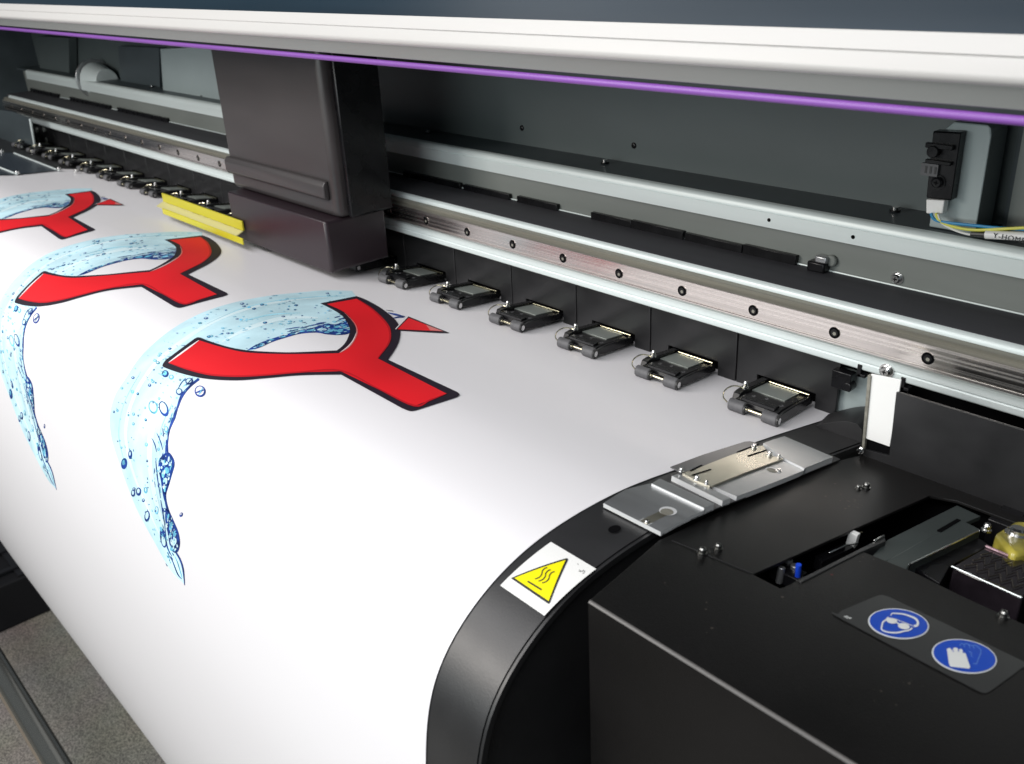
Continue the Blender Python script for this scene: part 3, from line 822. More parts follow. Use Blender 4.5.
def lift(p, h=H):   # move an outline pixel so it is where the plate top appears, then use xs of the base
    q = PP(p[0], p[1], h); # project straight back along normal: find (x,s)
    x, s_ = xs(*p)
    for _ in range(6):
        t = P3(x, s_, h); d = q-t; y, z, n = prof_at(s_); x += d.x; s_ += d.dot(Vector((0, n.z, -n.y)))
    if x > -.2345: x = -.2283+min(.0025, max(0, (s_-.69)*.03))
    return (x, s_)
def lplate(name, pts, h, th, m, lab=None, ms=None):
    q = [lift(p, h) for p in pts]
    mb = MB(); mb.decal(q, P3, m, step=.005, h=h)
    N = len(q); dense = []
    for i in range(N):
        a, b = q[i], q[(i+1) % N]
        for j in range(6): dense.append((a[0]+(b[0]-a[0])*j/6, a[1]+(b[1]-a[1])*j/6))
    K = len(dense)
    mb.add([P3(a, b, h) for a, b in dense]+[P3(a, b, h-th) for a, b in dense], [(i, i+K, (i+1) % K+K, (i+1) % K) for i in range(K)], ms or m)
    mb.decal(q, P3, m, step=.005, h=h-th)
    return obj(name, mb, clamp, label=lab)
lplate('base_plate', [n5(20,488), n5(150,408), n5(298,372), n5(618,520), n5(500,565), n5(400,612), n5(338,648)], .0024, .0023, M_ALU, ms=M_LITEDGE)
lplate('base_plate', [n5(303,373), n5(345,347), n5(356,345), n5(688,500), n5(623,523)], .0036, .0034, M_ALU, ms=M_LITEDGE)
lplate('base_plate', [n5(422,328), n5(466,312), n5(785,466), n5(748,488)], .0034, .0032, M_ALU, ms=M_LITEDGE)
lplate('base_plate', [n5(660,388), n5(700,360), n6(240,620), n6(455,592), n6(604,664), n6(540,690), n6(420,720), n5(820,456)], .0030, .0028, M_ALU, ms=M_LITEDGE)
lplate('base_plate', [n6(345,508), n6(400,488), n6(460,470), n6(745,590), n6(610,662), n6(462,592)], .0042, .0040, M_ALU, ms=M_LITEDGE)
# dark bed of the guide
lplate('guide_bed', [n5(20,492), n5(300,372), n5(420,326), (763,443), (786,434), n6(745,588), n6(550,690), n5(830,460), n5(600,545), n5(345,660)], .0006, .0008, M_BLK)
# slotted counterbore on first plate
def spot(px, py, h, r0, m, n=20, ax=1.0): 
    x, s_ = lift((px, py), h); x = min(x, -.2352); return [(x+r0*ax*math.cos(2*math.pi*i/n), s_+r0*math.sin(2*math.pi*i/n)) for i in range(n)]
mb = MB()
c1, c2 = lift(n5(400,535), .0024), lift(n5(255,605), .0024)
mb.decal(stroke([c1, (c2[0], c2[1])], .0056), P3, M_LITEDGE, step=0, h=.00246)
mb.decal(stroke([c1, c2], .0048), P3, M_GOLD, step=0, h=.00252)
mb.decal(spot(*n5(400,535), .0025, .0042, None), P3, M_LITEDGE, step=0, h=.0026)
mb.decal(spot(*n5(393,541), .0025, .0031, None), P3, M_RAILSIDE, step=0, h=.0027)
obj('adjusting_slot', mb, clamp)
q = PP(*n5(275,600), .0025); obj('guide_screw', screw_mb(q, prof_at(xs(*n5(275,600))[1])[2], .0009, h=.001), clamp)
mb = MB()
mb.decal(spot(*n6(408,660), .0030, .0032, None, ax=1.3), P3, M_LITEDGE, step=0, h=.0031)
mb.decal(spot(*n6(400,660), .0030, .0027, None, ax=1.2), P3, M_RAILSIDE, step=0, h=.0032)
obj('counterbore', mb, clamp)
obj('guide_screw', screw_mb(PP(*n6(430,660), .0031), DN, .0012, h=.0012), clamp)
# slotted zinc plate over it
zp = [(682.5,473), (690,470.5), (703,466), n6(150,580), n6(300,527), n6(345,520), n6(380,575), n6(455,592), n6(240,670), n6(60,742), n5(645,388), n5(560,352)]
lplate('slotted_plate', zp, .0042, .0010, M_GOLD)
for a, b in ((n5(540,325), n5(652,290)), (n5(805,190), n5(935,140)), (n5(530,300), n5(600,265)), (n6(262,580), n6(365,545)), (n5(870,212), n5(935,190))):
    mb = MB(); q = [lift(a, .0043), lift(b, .0043)]
    mb.decal(stroke(q, .0011), P3, M_VOID, step=0, h=.0044); obj('plate_slot', mb, clamp)
for p in (n5(568,345), n5(625,372), n6(380,568), n6(430,582), n6(295,528)):
    obj('plate_screw', screw_mb(PP(p[0], p[1]+1.0, .0042), DN, .0013 if p != n5(625,372) and p != n6(430,582) else .0008, h=.0022), clamp)
# thin dark flap lying over the sheet edge
flap = [n5(413,275), n5(600,205), n5(760,155), n5(850,127), n5(880,124), n5(915,132), n5(935,148), n5(890,175), n5(700,235), n5(560,285), n5(475,312), n5(462,298)]
lplate('sheet_flap', flap, .0040, .0006, mat('dark_spring_steel', (.16,.16,.165), .35, metal=.7))
obj('flap_pin', screw_mb(PP(*n5(475,304), .0042), DN, .0011, h=.0022), clamp)

# ---- left end of the platen: dark table, guide bars
mb = MB()
pl = [(-20,150.5), (2,152), (14,153), (59.5,170.3), (18,174.5), (-20,176)]
q = [lift(p, .0012) for p in pl]; mb.decal(q, P3, M_TABLE, step=.01, h=.0012)
obj('left_edge_plate', mb, printer)
mb = MB()
for a, b in (((14,153),(59,170.5)), ((-14,162),(17,174.2))):
    mb.tube([PP(a[0], a[1], .002), PP(b[0], b[1], .002)], .0012, M_SILVER)
obj('guide_bar', mb, printer)
for p in ((59,170),(17,173.5),(2,152.5),(32.5,152),(76.5,172)):
    obj('guide_bar_screw', screw_mb(PP(p[0], p[1], .002), DN, .0028, h=.004), printer)
mb = MB(); q = [ony(*p, .47) for p in ((-30,106),(12,112),(30,118.5),(35.5,150),(28,151),(-30,152))]
mb.prism(q, (0,.003,0), M_TOPD); mb.tube([ony(30,119,.469), ony(35.5,150,.469)], .0018, M_SILVER)
obj('left_bracket', mb, printer, bevel=.0006)
mb = MB(); q = ony(24,150,.462); mb.box(q-Vector((.03,.0,.004)), q+Vector((.008,.012,.003)), M_ALU); obj('bracket_foot', mb, printer, bevel=.0015)
for px, py in ((38,130),(45,129.5),(39.5,140),(47,140)):
    q = ony(px, py, YW-.002); mb = MB(); mb.cyl(q, q+Vector((0,-.003,0)), .0045, M_GREY, 14); obj('bracket_bolt', mb, printer)

# ---- hood: white lower frame of the open front cover
hood = empty('front_cover', (-.9,.37,-.05), printer)
hy = .36
HL, HR = -2.6, .45
z0, z1, z2, z3, z4, z5 = (kk(901, p) for p in (30.6, 52, 78.6, 101, 105, 114.5))
mb = MB()
P_ = [(hy+.0065, z0*(hy+.0065)), (hy+.0030, z1*(hy+.003)+.0003), (hy+.0038, z1*(hy+.0038)), (hy+.0028, z1*(hy+.0028)-.0003), (hy+.0004, z2*hy+.0036), (hy+.0003, z2*hy+.0024), (hy+.0008, z2*hy+.0010), (hy+.0018, z2*(hy+.0018)+.0002), (hy+.0032, z2*(hy+.0032)-.0004), (hy+.016, z2*(hy+.016)+.004), (hy+.02, z0*(hy+.02)-.001)]
mb.ext(P_, HL, HR, M_HOOD)
o = obj('cover_frame', mb, hood, bevel=.0003, seg=2)
mb = MB()
mb.ext([(hy+.0030, z2*(hy+.003)-.0002), (hy+.0044, z2*(hy+.0044)-.0020), (hy+.0080, z3*(hy+.008)), (hy+.0120, z3*(hy+.012)+.001), (hy+.012, z2*(hy+.012)+.004)], HL, HR, M_HOODG)
obj('cover_lip', mb, hood, bevel=.0006)
mb = MB(); yc = hy+.0105; zc_ = (z4+z5)/2*yc; rr = abs(z5-z3)*yc*.37
n = 14
mb.ext([(yc+rr*math.cos(2*math.pi*i/n), zc_+rr*math.sin(2*math.pi*i/n)) for i in range(n)], HL, HR, M_PURP, smooth=True)
obj('purple_edge_strip', mb, hood, label='glossy purple edge strip under the white cover frame')
mb = MB(); mb.ext([(hy+.0075, z0*(hy+.0075)-.0005), (hy+.20, .30), (hy+.204, .30), (hy+.012, z0*(hy+.012)-.0005)], HL, HR, M_GLASS)
obj('cover_window', mb, hood)
mb = MB(); p = ony(1, 2, .375); mb.box(p-Vector((.05,.0,.004)), p+Vector((.004,.01,.01)), M_YEL); obj('yellow_tag', mb, hood, bevel=.001)

# ================================================================== PRINT CARRIAGE
car = empty('print_carriage', (-.77,.45,-.24))
tag(car, 'dark boxy print carriage with yellow guard straddling the guide rail', 'print carriage')
cy0 = .425
xl, xr = ony(226,150,cy0).x, ony(330,150,cy0).x
mb = MB()
mb.prism([Vector((xl,cy0,-.215)), Vector((xr,cy0,-.215)), Vector((xr,cy0,-.045)), Vector((xl,cy0,-.045))], (0,.058,0), M_CAR)
obj('carriage_shell', mb, car, bevel=.007, seg=5)
mb = MB()
mb.prism([Vector((xl+.010,cy0-.012,-.2152)), Vector((xr-.004,cy0-.012,-.2152)), Vector((xr-.004,cy0-.012,-.2630)), Vector((xl+.010,cy0-.012,-.2630))], (0,.064,0), M_CARD)
obj('print_head_housing', mb, car, bevel=.003, seg=3)
mb = MB()
mb.prism([Vector((xr+.0002,cy0+.010,-.215)), Vector((xr+.0002,cy0+.054,-.215)), Vector((xr+.0002,cy0+.054,-.06)), Vector((xr+.0002,cy0+.010,-.06))], (.006,0,0), M_PLAS)
obj('carriage_side_cover', mb, car, bevel=.002)
mb = MB()
mb.ext([(cy0-.003,-.182),(cy0-.006,-.186),(cy0-.006,-.196),(cy0-.003,-.199),(cy0-.0002,-.199),(cy0-.0002,-.182)], xl+.004, xr-.010, M_CAR)
obj('shell_rib', mb, car, bevel=.001)
A, B, C, D = ony(161,192,.410), ony(241.5,222.5,.410), ony(243.5,246,.400), ony(163,213,.400)
za_ = (A.z+B.z)/2; zc_g = (C.z+D.z)/2
mb = MB()
mb.prism([Vector((A.x,.410,za_)), Vector((B.x,.410,za_)), Vector((B.x,.410,za_-.010)), Vector((A.x,.410,za_-.010))], (0,.002,0), M_YEL)
mb.prism([Vector((A.x,.4098,za_-.0098)), Vector((B.x,.4098,za_-.0098)), Vector((B.x+.001,.4005,zc_g+.006)), Vector((A.x+.001,.4005,zc_g+.006))], (0,.001,-.001), M_YELP)
mb.prism([Vector((D.x,.3998,zc_g+.0065)), Vector((C.x,.3998,zc_g+.0065)), Vector((C.x,.3998,zc_g)), Vector((D.x,.3998,zc_g))], (0,.0015,0), M_YEL)
obj('yellow_guard', mb, car, bevel=.0004, label='yellow guard strip low on the left of the carriage')

# ================================================================== PRINTED SHEET
sheet = empty('printed_sheet', P3(-.9, s_of_y(.3)))
tag(sheet, 'glossy white vinyl sheet printed with three red and water blue emblems', 'printed sheet')
XE = ray(602,503.5)[0]/F*S
nS = len(SL)
rows = [SL[i] for i in range(0, nS)]
mb = MB(); xsn = 40
V = []; Fc = []
for i, s_ in enumerate(rows):
    y = prof_at(s_)[0]
    xl_ = -1.49 if True else 0
    for j in range(xsn+1):
        t = j/xsn; V.append(P3(xl_+(XE-xl_)*t, s_, 0))
for i in range(len(rows)-1):
    for j in range(xsn):
        a = i*(xsn+1)+j; Fc.append((a, a+1, a+xsn+2, a+xsn+1))
mb.add(V, Fc, M_PAPER, True)
sh = obj('vinyl_sheet', mb, sheet)
so = sh.modifiers.new('thickness', 'SOLIDIFY'); so.thickness = .00025; so.offset = -1
es = sh.modifiers.new('split', 'EDGE_SPLIT'); es.split_angle = math.radians(40)

L1 = .00012
def inpoly(p, Q):
    c = False; n = len(Q)
    for i in range(n):
        (x1, y1), (x2, y2) = Q[i], Q[(i+1) % n]
        if (y1 > p[1]) != (y2 > p[1]) and p[0] < (x2-x1)*(p[1]-y1)/(y2-y1)+x1: c = not c
    return c
def build_emblem(TA, seed):
    random.seed(seed)
    def xt(px, py):
        x, s_ = xs(px, py); return (TA[0][0]*x+TA[1][0]*s_+TA[2][0], TA[0][1]*x+TA[1][1]*s_+TA[2][1])
    def pol(mb, pts, m, layer, smooth=5, xsp=False):
        q = cm(pts, smooth) if smooth else [p[:2] for p in pts]
        if not xsp: q = [xt(*p) for p in q]
        mb.decal(q, P3, m, step=.005, h=L1*layer)
    def strk(mb, pts, w, m, layer):
        q = cm(pts, 5, False)
        if isinstance(w, (list, tuple)):
            ww = []
            for i in range(len(q)):
                t = i/(len(q)-1)*(len(w)-1); a = int(min(t, len(w)-2)); ww.append(w[a]+(w[a+1]-w[a])*(t-a))
            w = ww
        mb.decal([xt(*p) for p in stroke(q, w)], P3, m, step=.005, h=L1*layer)
    mb = MB()
    water = [(352,291,1),(324.6,290.5),(299.5,292.6),(270,295.8),(236.6,302),(203,312.5),(171,330),(143,354),(126,378),(115,396),(110,416),(112,439),(121.4,468.5),(136,507),(153.5,540),(170,569),(184.8,584.5,1),
             (183,567.5),(177.7,553),(179.5,544),(176.4,531),(168.5,510),(166,494.2),(171.2,478.5),(173.8,464),(167.2,452.4),(168.5,434),(175,415.7),(179,400),(186,389.5),(203,376,1),(249,353,1),
             (271.6,341.5),(295,335),(313.8,332.5),(327.8,334),(348,333,1),(360,320,1),(362,305,1)]
    pol(mb, water, M_WATER, 1)
    for (q_, w_) in (([(330,297),(290,300),(250,308),(215,321),(180,343),(152,368),(133,400),(126,432),(132,468),(148,508),(165,545)], [.5,2.5,3,3.5,4,4,3.5,3,2.5,2,.5]),
                     ([(318,318),(285,318),(250,328),(222,342)], [1,4,4,1]), ([(178,384),(162,402),(152,430),(150,462),(156,500),(166,530)], [1,6,6,5,4,1])):
        strk(mb, q_, w_, M_WLT, 1.5)
    for (q_, w_) in (([(345,296),(310,297.5),(270,302),(236,311),(205,325)], [.3,1.1,.8,.8,.2]), ([(300,313),(270,315),(240,322)], [.3,1.6,.3]), ([(141,372),(124,404),(119,436),(127,470)], [.2,.7,.7,.2]), ([(172,404),(161,430),(160,455)], [.2,1,.3])):
        strk(mb, q_, w_, M_WDK, 1.8)
    WQ = [p[:2] for p in cm(water, 4)]
    def inside(p):
        c = False; n = len(WQ)
        for i in range(n):
            (x1, y1), (x2, y2) = WQ[i], WQ[(i+1) % n]
            if (y1 > p[1]) != (y2 > p[1]) and p[0] < (x2-x1)*(p[1]-y1)/(y2-y1)+x1: c = not c
        return c
    # splash under the curl (upper)
    pol(mb, [(247,350.5,1),(257,344.5),(271.6,339),(285,334.8),(300,330.5),(314,327.6),(326,324),(336,324.5),(347,320.5),(352,326,1),(349,333.5),(338,335.2),(326,334.4),(316,332.8),(300,334),(285,338),(272,342.2),(258,348.4)], M_BLUE, 2)
    for (cx_, cy_, a, b) in ((311,330.6,4.5,.9),(302,331.6,3,.7),(321,329.6,4,1.1),(331,330.6,4,1.6),(340,331,3.5,1.6),(345,327.4,2.5,1.6),(337,327,3.4,.9),(328,326.8,2.4,.8),(293,334.2,3,.7),(283,337.1,3,.7),(272,340.2,2.5,.6),(262,344.3,2.5,.5),(326,332.6,2,.6)):
        pol(mb, ell(cx_, cy_, a, -a*.14, 0, b, 12), M_CYAN if random.random() < .55 else M_WATER, 3, 0)
    for q in (((300,328.6),(312,325.6),(324,323.6)), ((285,329.6),(300,327.4)), ((290,331.4),(298,330)), ((334,318),(340,316.6)), ((336,322),(344,318),(350,317)), ((316,323.8),(326,322.6))):
        strk(mb, list(q), [.3,.9,.4], M_BLUE, 3)
    # falling edge (lower)
    strk(mb, [(199,379),(190,386.5),(182,396),(177.5,408),(174,418),(169.5,430),(167.6,442),(167.6,452)], [2.6,2.2,3.0,1.8,3.2,1.6,1.6,2.0], M_BLUE, 2)
    pol(mb, [(168,452),(173.5,458),(174.8,465),(172.4,474),(169.5,484),(166.6,493),(165.5,502),(163,494),(161,480),(158.6,468),(160.5,458)], M_BLUE, 2)
    for (cx_, cy_, a, b) in ((166,463,2.4,2.0),(167.2,470.5,2.6,3.2),(163.6,474,1.5,4),(166.2,481,1.6,3.4),(163,461,1.2,1.8),(170.6,464,1.2,2),(165.2,489,.9,3),(162,467.5,1,1.4)):
        pol(mb, ell(cx_, cy_, a, 0, 0, b, 12), M_CYAN if random.random() < .5 else M_WATER, 3, 0)
    pol(mb, [(167.5,506),(170,512),(174,521),(178.5,532),(180.2,543),(178,551.5),(173.5,552),(170,545),(168.5,535),(166,524),(165.5,514)], M_BLUE, 2)
    for (cx_, cy_, a, b) in ((171.5,526,1.6,4.5),(174,541,3,4.5),(168.6,517,1,3.6),(175.4,533,1.6,2.6),(172,549,1.6,1.8)):
        pol(mb, ell(cx_, cy_, a, a*.3, -b*.2, b, 12), M_CYAN if random.random() < .4 else M_WATER, 3, 0)
    pol(mb, ell(163.5,538,3.2,1.2,1.0,9.5), M_BLUE, 2, 0); pol(mb, ell(164,541,1.9,.6,.5,4.8), M_WATER, 3, 0); pol(mb, ell(161.5,529,1.3,.6,.5,2.4), M_CYAN, 3, 0)
    strk(mb, [(166.8,440),(166,455),(169,480),(165.8,492),(165.8,500),(168,510),(172,522)], [1.2,1,1.6,1.6,1.8,2.2,2], M_BLUE, 2)
    bulbs = [([(168,452),(173.5,458),(174.8,465),(172.4,474),(169.5,484),(166.6,493),(165.5,502),(163,494),(161,480),(158.6,468),(160.5,458)], 46),
             ([(167.5,506),(170,512),(174,521),(178.5,532),(180.2,543),(178,551.5),(173.5,552),(170,545),(168.5,535),(166,524),(165.5,514)], 46),
             ([(247,350.5),(257,344.5),(271.6,339),(285,334.8),(300,330.5),(314,327.6),(326,324),(336,324.5),(347,320.5),(352,326),(349,333.5),(338,335.2),(326,334.4),(316,332.8),(300,334),(285,338),(272,342.2),(258,348.4)], 90)]
    for B_, N_ in bulbs:
        x0_, x1_ = min(p[0] for p in B_), max(p[0] for p in B_); y0_, y1_ = min(p[1] for p in B_), max(p[1] for p in B_)
        k_ = 0; tr = 0
        while k_ < N_ and tr < 4000:
            tr += 1; p = (x0_+random.random()*(x1_-x0_), y0_+random.random()*(y1_-y0_))
            if not all(inpoly((p[0]+dx_, p[1]+dy_), B_) for dx_, dy_ in ((.7,0),(-.7,0),(0,.7),(0,-.7))): continue
            k_ += 1; up_ = N_ == 90
            a_ = .25+random.random()*.7; l_ = a_*(1.2+random.random()*2.2)
            e_ = ell(p[0], p[1], l_ if up_ else a_, -.2*l_ if up_ else a_*.3, 0 if up_ else -l_*.15, a_*.6 if up_ else l_, 8)
            mb.decal([xt(*q) for q in e_], P3, random.choice((M_CYAN, M_WATER, M_WLT, M_BLUE, M_WDK, M_BLUE)), step=0, h=L1*3.5)
    for i_ in range(46):
        t_ = random.random(); 
        ed = [(199,379),(190,386.5),(182,396),(177.5,408),(174,418),(169.5,430),(167,446),(161,462),(160,478),(162,496),(164,512),(166,530),(168,548),(173,560)]
        j_ = min(int(t_*13), 12); f_ = t_*13-j_; p = (ed[j_][0]+(ed[j_+1][0]-ed[j_][0])*f_-.5-random.random()**2*7, ed[j_][1]+(ed[j_+1][1]-ed[j_][1])*f_)
        dx_, dy_ = ed[j_+1][0]-ed[j_][0], ed[j_+1][1]-ed[j_][1]; L_ = math.hypot(dx_, dy_); q_ = 1.5+random.random()*5
        strk(mb, [p, (p[0]+dx_/L_*q_*.5+.3, p[1]+dy_/L_*q_*.5), (p[0]+dx_/L_*q_, p[1]+dy_/L_*q_)], [.15,.4+random.random()*.7,.15], random.choice((M_BLUE, M_CYAN, M_WDK)), 3)
    for i_ in range(40):
        t_ = random.random()
        ed = [(205,345),(222,334),(240,331),(262,328),(285,325),(310,321),(335,316)] if i_ % 2 else [(252,348),(272,339.5),(290,333),(310,327.5),(330,323),(346,320)]
        n_ = len(ed)-1; j_ = min(int(t_*n_), n_-1); f_ = t_*n_-j_; p = (ed[j_][0]+(ed[j_+1][0]-ed[j_][0])*f_, ed[j_][1]+(ed[j_+1][1]-ed[j_][1])*f_-random.random()*(7 if i_ % 2 else 2.5))
        q_ = 1.5+random.random()*5
        strk(mb, [p, (p[0]+q_*.5, p[1]-.3), (p[0]+q_, p[1]-q_*.15)], [.1,.3+random.random()*.5,.1], random.choice((M_BLUE, M_CYAN, M_WDK)), 3)
    strk(mb, [(161,500),(163,512),(165,525),(167,545),(172,556)], [.5,1.2,.7,1.4,.5], M_BLUE, 2)
    strk(mb, [(176,552),(180.5,560),(183.4,570),(184.8,585)], [1.6,1.6,1.6,.6], M_BLUE, 2)
    strk(mb, [(171,556),(174,564),(178,574),(182,579)], [.5,1,1.2,.4], M_BLUE, 2); strk(mb, [(175,556),(178,563),(181,573),(182.4,578)], [.4,.9,.9,.4], M_CYAN, 2)
    for i in range(12):
        a = (166+random.random()*8, 551+random.random()*12); strk(mb, [a, (a[0]+1.5, a[1]+3)], [.2,.7], M_CYAN if i % 2 else M_BLUE, 3)
    for q in (((152,438),(155,444),(157,452)), ((157,433),(161,442),(163,450)), ((163,428),(164,437)), ((186,378),(181,384),(178,390)), ((193,378),(186,386)), ((156,458),(157.5,475),(161,498)), ((188,379),(184,381))):
        strk(mb, list(q), [.3,1.0,.3], M_BLUE, 3)
    def ring(cx_, cy_, rx, ry, m, tilt=0, th=.34, fill=None):
        if fill: pol(mb, ell(cx_, cy_, rx, rx*tilt, -ry*tilt, ry, 14), fill, 2, 0)
        o_ = ell(cx_, cy_, rx, rx*tilt, -ry*tilt, ry, 14); i_ = ell(cx_-rx*th*.35, cy_-ry*th*.45, rx*(1-th), rx*tilt*(1-th), -ry*tilt*(1-th), ry*(1-th), 14)
        q = [xt(*p) for p in o_+[o_[0]]+[i_[0]]+i_[::-1]]
        mb.decal(q, P3, m, step=0, h=L1*3)
    ring(153.5,407.5,4.4,6.6,M_CYAN,-.25,.22); ring(164,409,4.2,7.6,M_BLUE,-.35,.26); ring(179.5,392,3.2,3.4,M_BLUE,-.3,.3); ring(189.5,381.5,3.8,3.2,M_BLUE,-.3,.3)
    ring(200.3,391.6,5.3,5.6,M_BLUE,-.3,.22); strk(mb, [(196,393),(200,391.5),(204.4,390)], [.6,1.8,.6], M_BLUE, 3); strk(mb, [(198.6,395),(201.5,391),(202.6,387.6)], [.4,1.2,.4], M_CYAN, 3)
    ring(166.5,429.5,2,3.2,M_CYAN,0,.3); ring(130.6,454.5,1.9,4.6,M_BLUE,0,.5); ring(124.5,463.5,3,5.6,M_BLUE,.1,.5,M_CYAN)
    ring(147.5,516,2.6,5.6,M_BLUE,.1,.3); ring(139,491.5,2.6,4.2,M_BLUE,0,.4); ring(146,490,1.8,3.2,M_CYAN,0,.4); ring(133.5,493,2,3.6,M_BLUE,0,.35)
    ring(157,510,1.8,4,M_CYAN,0,.25); ring(165.5,374,3.4,3.6,M_BLUE,0,.35,M_CYAN); ring(171.5,377.4,2.4,2.4,M_CYAN); ring(181.5,514.5,1.4,2.2,M_BLUE,.4,.5)
    for q in ((200,323.4),(226,310.4),(241,320),(247,304.5),(249,307.5),(244,306.5),(254,309),(262,305),(279,304.5),(289,306.5),(296,305.5),(288,309.5),(295,310),(242,304),(302,316),(265,323),(159,356),(158,363),(154,370),(152,380),(156,383),(138,394),(129,415),(138.5,415.6),(146,420),(213,343),(209,337),(222,334),(228,333.6),(232,333.4),(202,340),(211,336.4),(180,352),(170,349),(206,318.5)):
        a = .8+random.random()*1.1; dn = min(1, max(0, (q[1]-330)/80))
        ring(q[0], q[1], a*(1.2-.4*dn), a*(.55+.6*dn), random.choice((M_BLUE,M_BLUE,M_CYAN)), -.1, .45, random.choice((None,M_CYAN)))
    cnt = 0
    while cnt < 230:
        p = (112+random.random()*235, 293+random.random()*250)
        if not inside(p) or not inside((p[0]-3, p[1])) or not inside((p[0]+3, p[1])): continue
        cnt += 1; dn = min(1, max(0, (p[1]-330)/80)); a = .4+random.random()**2*1.3
        if random.random() < .3: strk(mb, [p, (p[0]+3.2*(1-dn)*a+.6, p[1]-.5+dn*3)], [.2,.6], M_CYAN if random.random() < .6 else M_BLUE, 3)
        else: ring(p[0], p[1], a*(1.2-.3*dn), a*(.5+.7*dn), M_CYAN if random.random() < .6 else M_BLUE, 0, .45)
    # letter outline and red
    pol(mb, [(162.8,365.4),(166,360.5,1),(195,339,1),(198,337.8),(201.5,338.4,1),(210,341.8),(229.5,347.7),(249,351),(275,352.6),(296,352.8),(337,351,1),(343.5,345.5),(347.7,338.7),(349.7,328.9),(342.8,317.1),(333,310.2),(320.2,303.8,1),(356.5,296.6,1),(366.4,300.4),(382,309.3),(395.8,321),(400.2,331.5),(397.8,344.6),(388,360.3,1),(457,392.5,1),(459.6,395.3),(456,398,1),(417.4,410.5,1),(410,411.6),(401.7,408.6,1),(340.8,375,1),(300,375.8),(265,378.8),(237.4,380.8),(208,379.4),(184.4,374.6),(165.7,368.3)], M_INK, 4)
    red = [(168.7,363.4,1),(199,340.8,1),(217.8,346.7),(241.3,352.4),(266.8,354.4),(300,354.8),(338.9,354,1),(347,348.6),(352.6,342.6),(357,332.8),(354.6,324),(344.8,313.2),(327,304.7,1),(356.5,299.4,1),(372.2,309.3),(386,323),(390.5,332.8),(389,344.6),(378,359.3,1),(446.8,394.6,1),(413.5,407.2,1),(340.8,372,1),(300,373.4),(265,376.2),(237.4,377.4),(209.9,375.8),(186.4,370)]
    pol(mb, red, M_RED, 5)
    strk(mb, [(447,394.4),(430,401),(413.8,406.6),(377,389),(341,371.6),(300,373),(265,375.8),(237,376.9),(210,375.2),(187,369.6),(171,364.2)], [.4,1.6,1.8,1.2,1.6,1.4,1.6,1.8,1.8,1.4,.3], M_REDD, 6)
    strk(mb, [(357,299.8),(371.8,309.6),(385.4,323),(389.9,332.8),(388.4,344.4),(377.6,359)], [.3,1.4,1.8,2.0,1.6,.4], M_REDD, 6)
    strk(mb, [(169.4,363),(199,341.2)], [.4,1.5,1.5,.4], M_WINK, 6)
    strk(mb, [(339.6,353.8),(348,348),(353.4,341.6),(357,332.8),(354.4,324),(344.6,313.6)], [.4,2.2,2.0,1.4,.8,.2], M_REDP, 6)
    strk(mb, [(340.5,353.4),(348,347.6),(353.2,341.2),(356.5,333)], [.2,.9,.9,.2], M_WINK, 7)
    # small triangle beside the letter
    if TA is not T2:
        pol(mb, [(394.6,330.8,1),(407.8,316.6,1),(412,318.4,1),(449.4,333.4,1),(440,333.4,1)], M_INK, 4, 0)
        pol(mb, [(397.4,330,1),(408.6,318.6,1),(443,332,1)], M_RED, 5, 0)
        pol(mb, [(426,325.6,1),(443,332,1),(430,331.2,1)], M_REDP, 6, 0)
        strk(mb, [(395.5,330),(408,317)], .9, M_WINK, 6)
    if TA is not T2:
        strk(mb, [(388,313),(396,315),(405,317)], [.5,2,.5], M_BLUE, 3)
        strk(mb, [(391,319),(398,317.5),(404,317.6)], [.3,1.4,.4], M_BLUE, 3)
        strk(mb, [(386,310.5),(393,311.4)], [.2,.7], M_INK, 3)

    return mb
ID = [[1,0],[0,1],[0,0]]
T2 = [[0.9945, 0.0016], [-0.0634, 1.1246], [-0.2431, -0.1012]]
T3 = [[0.9659, -0.0349], [-0.4297, 1.008], [-0.2913, -0.0294]]
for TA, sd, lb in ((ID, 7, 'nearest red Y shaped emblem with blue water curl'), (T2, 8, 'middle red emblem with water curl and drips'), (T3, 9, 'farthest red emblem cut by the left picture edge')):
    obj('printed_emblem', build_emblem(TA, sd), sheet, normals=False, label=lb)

# ================================================================== FLOOR AND THINGS BELOW
FZ = -1.2
m = bpy.data.materials.new('speckled_floor'); m.use_nodes = True; nt = m.node_tree; b = nt.nodes['Principled BSDF']; b.inputs['Roughness'].default_value = .8
tc = nt.nodes.new('ShaderNodeTexCoord'); n1 = nt.nodes.new('ShaderNodeTexNoise'); n1.inputs['Scale'].default_value = 330; n1.inputs['Detail'].default_value = 5
n2_ = nt.nodes.new('ShaderNodeTexNoise'); n2_.inputs['Scale'].default_value = 7; n2_.inputs['Detail'].default_value = 3
nt.links.new(tc.outputs['Object'], n1.inputs['Vector']); nt.links.new(tc.outputs['Object'], n2_.inputs['Vector'])
cr = nt.nodes.new('ShaderNodeValToRGB'); cr.color_ramp.elements[0].position = .38; cr.color_ramp.elements[0].color = (.15,.142,.125,1); cr.color_ramp.elements[1].position = .64; cr.color_ramp.elements[1].color = (.42,.39,.34,1)
nt.links.new(n1.outputs['Fac'], cr.inputs['Fac'])
mx = nt.nodes.new('ShaderNodeMix'); mx.data_type = 'RGBA'; mx.blend_type = 'MULTIPLY'; mx.inputs['Factor'].default_value = .3
nt.links.new(cr.outputs['Color'], mx.inputs['A']); nt.links.new(n2_.outputs['Color'], mx.inputs['B']); nt.links.new(mx.outputs['Result'], b.inputs['Base Color'])
bp = nt.nodes.new('ShaderNodeBump'); bp.inputs['Strength'].default_value = .5; bp.inputs['Distance'].default_value = .004; nt.links.new(n1.outputs['Fac'], bp.inputs['Height']); nt.links.new(bp.outputs['Normal'], b.inputs['Normal'])
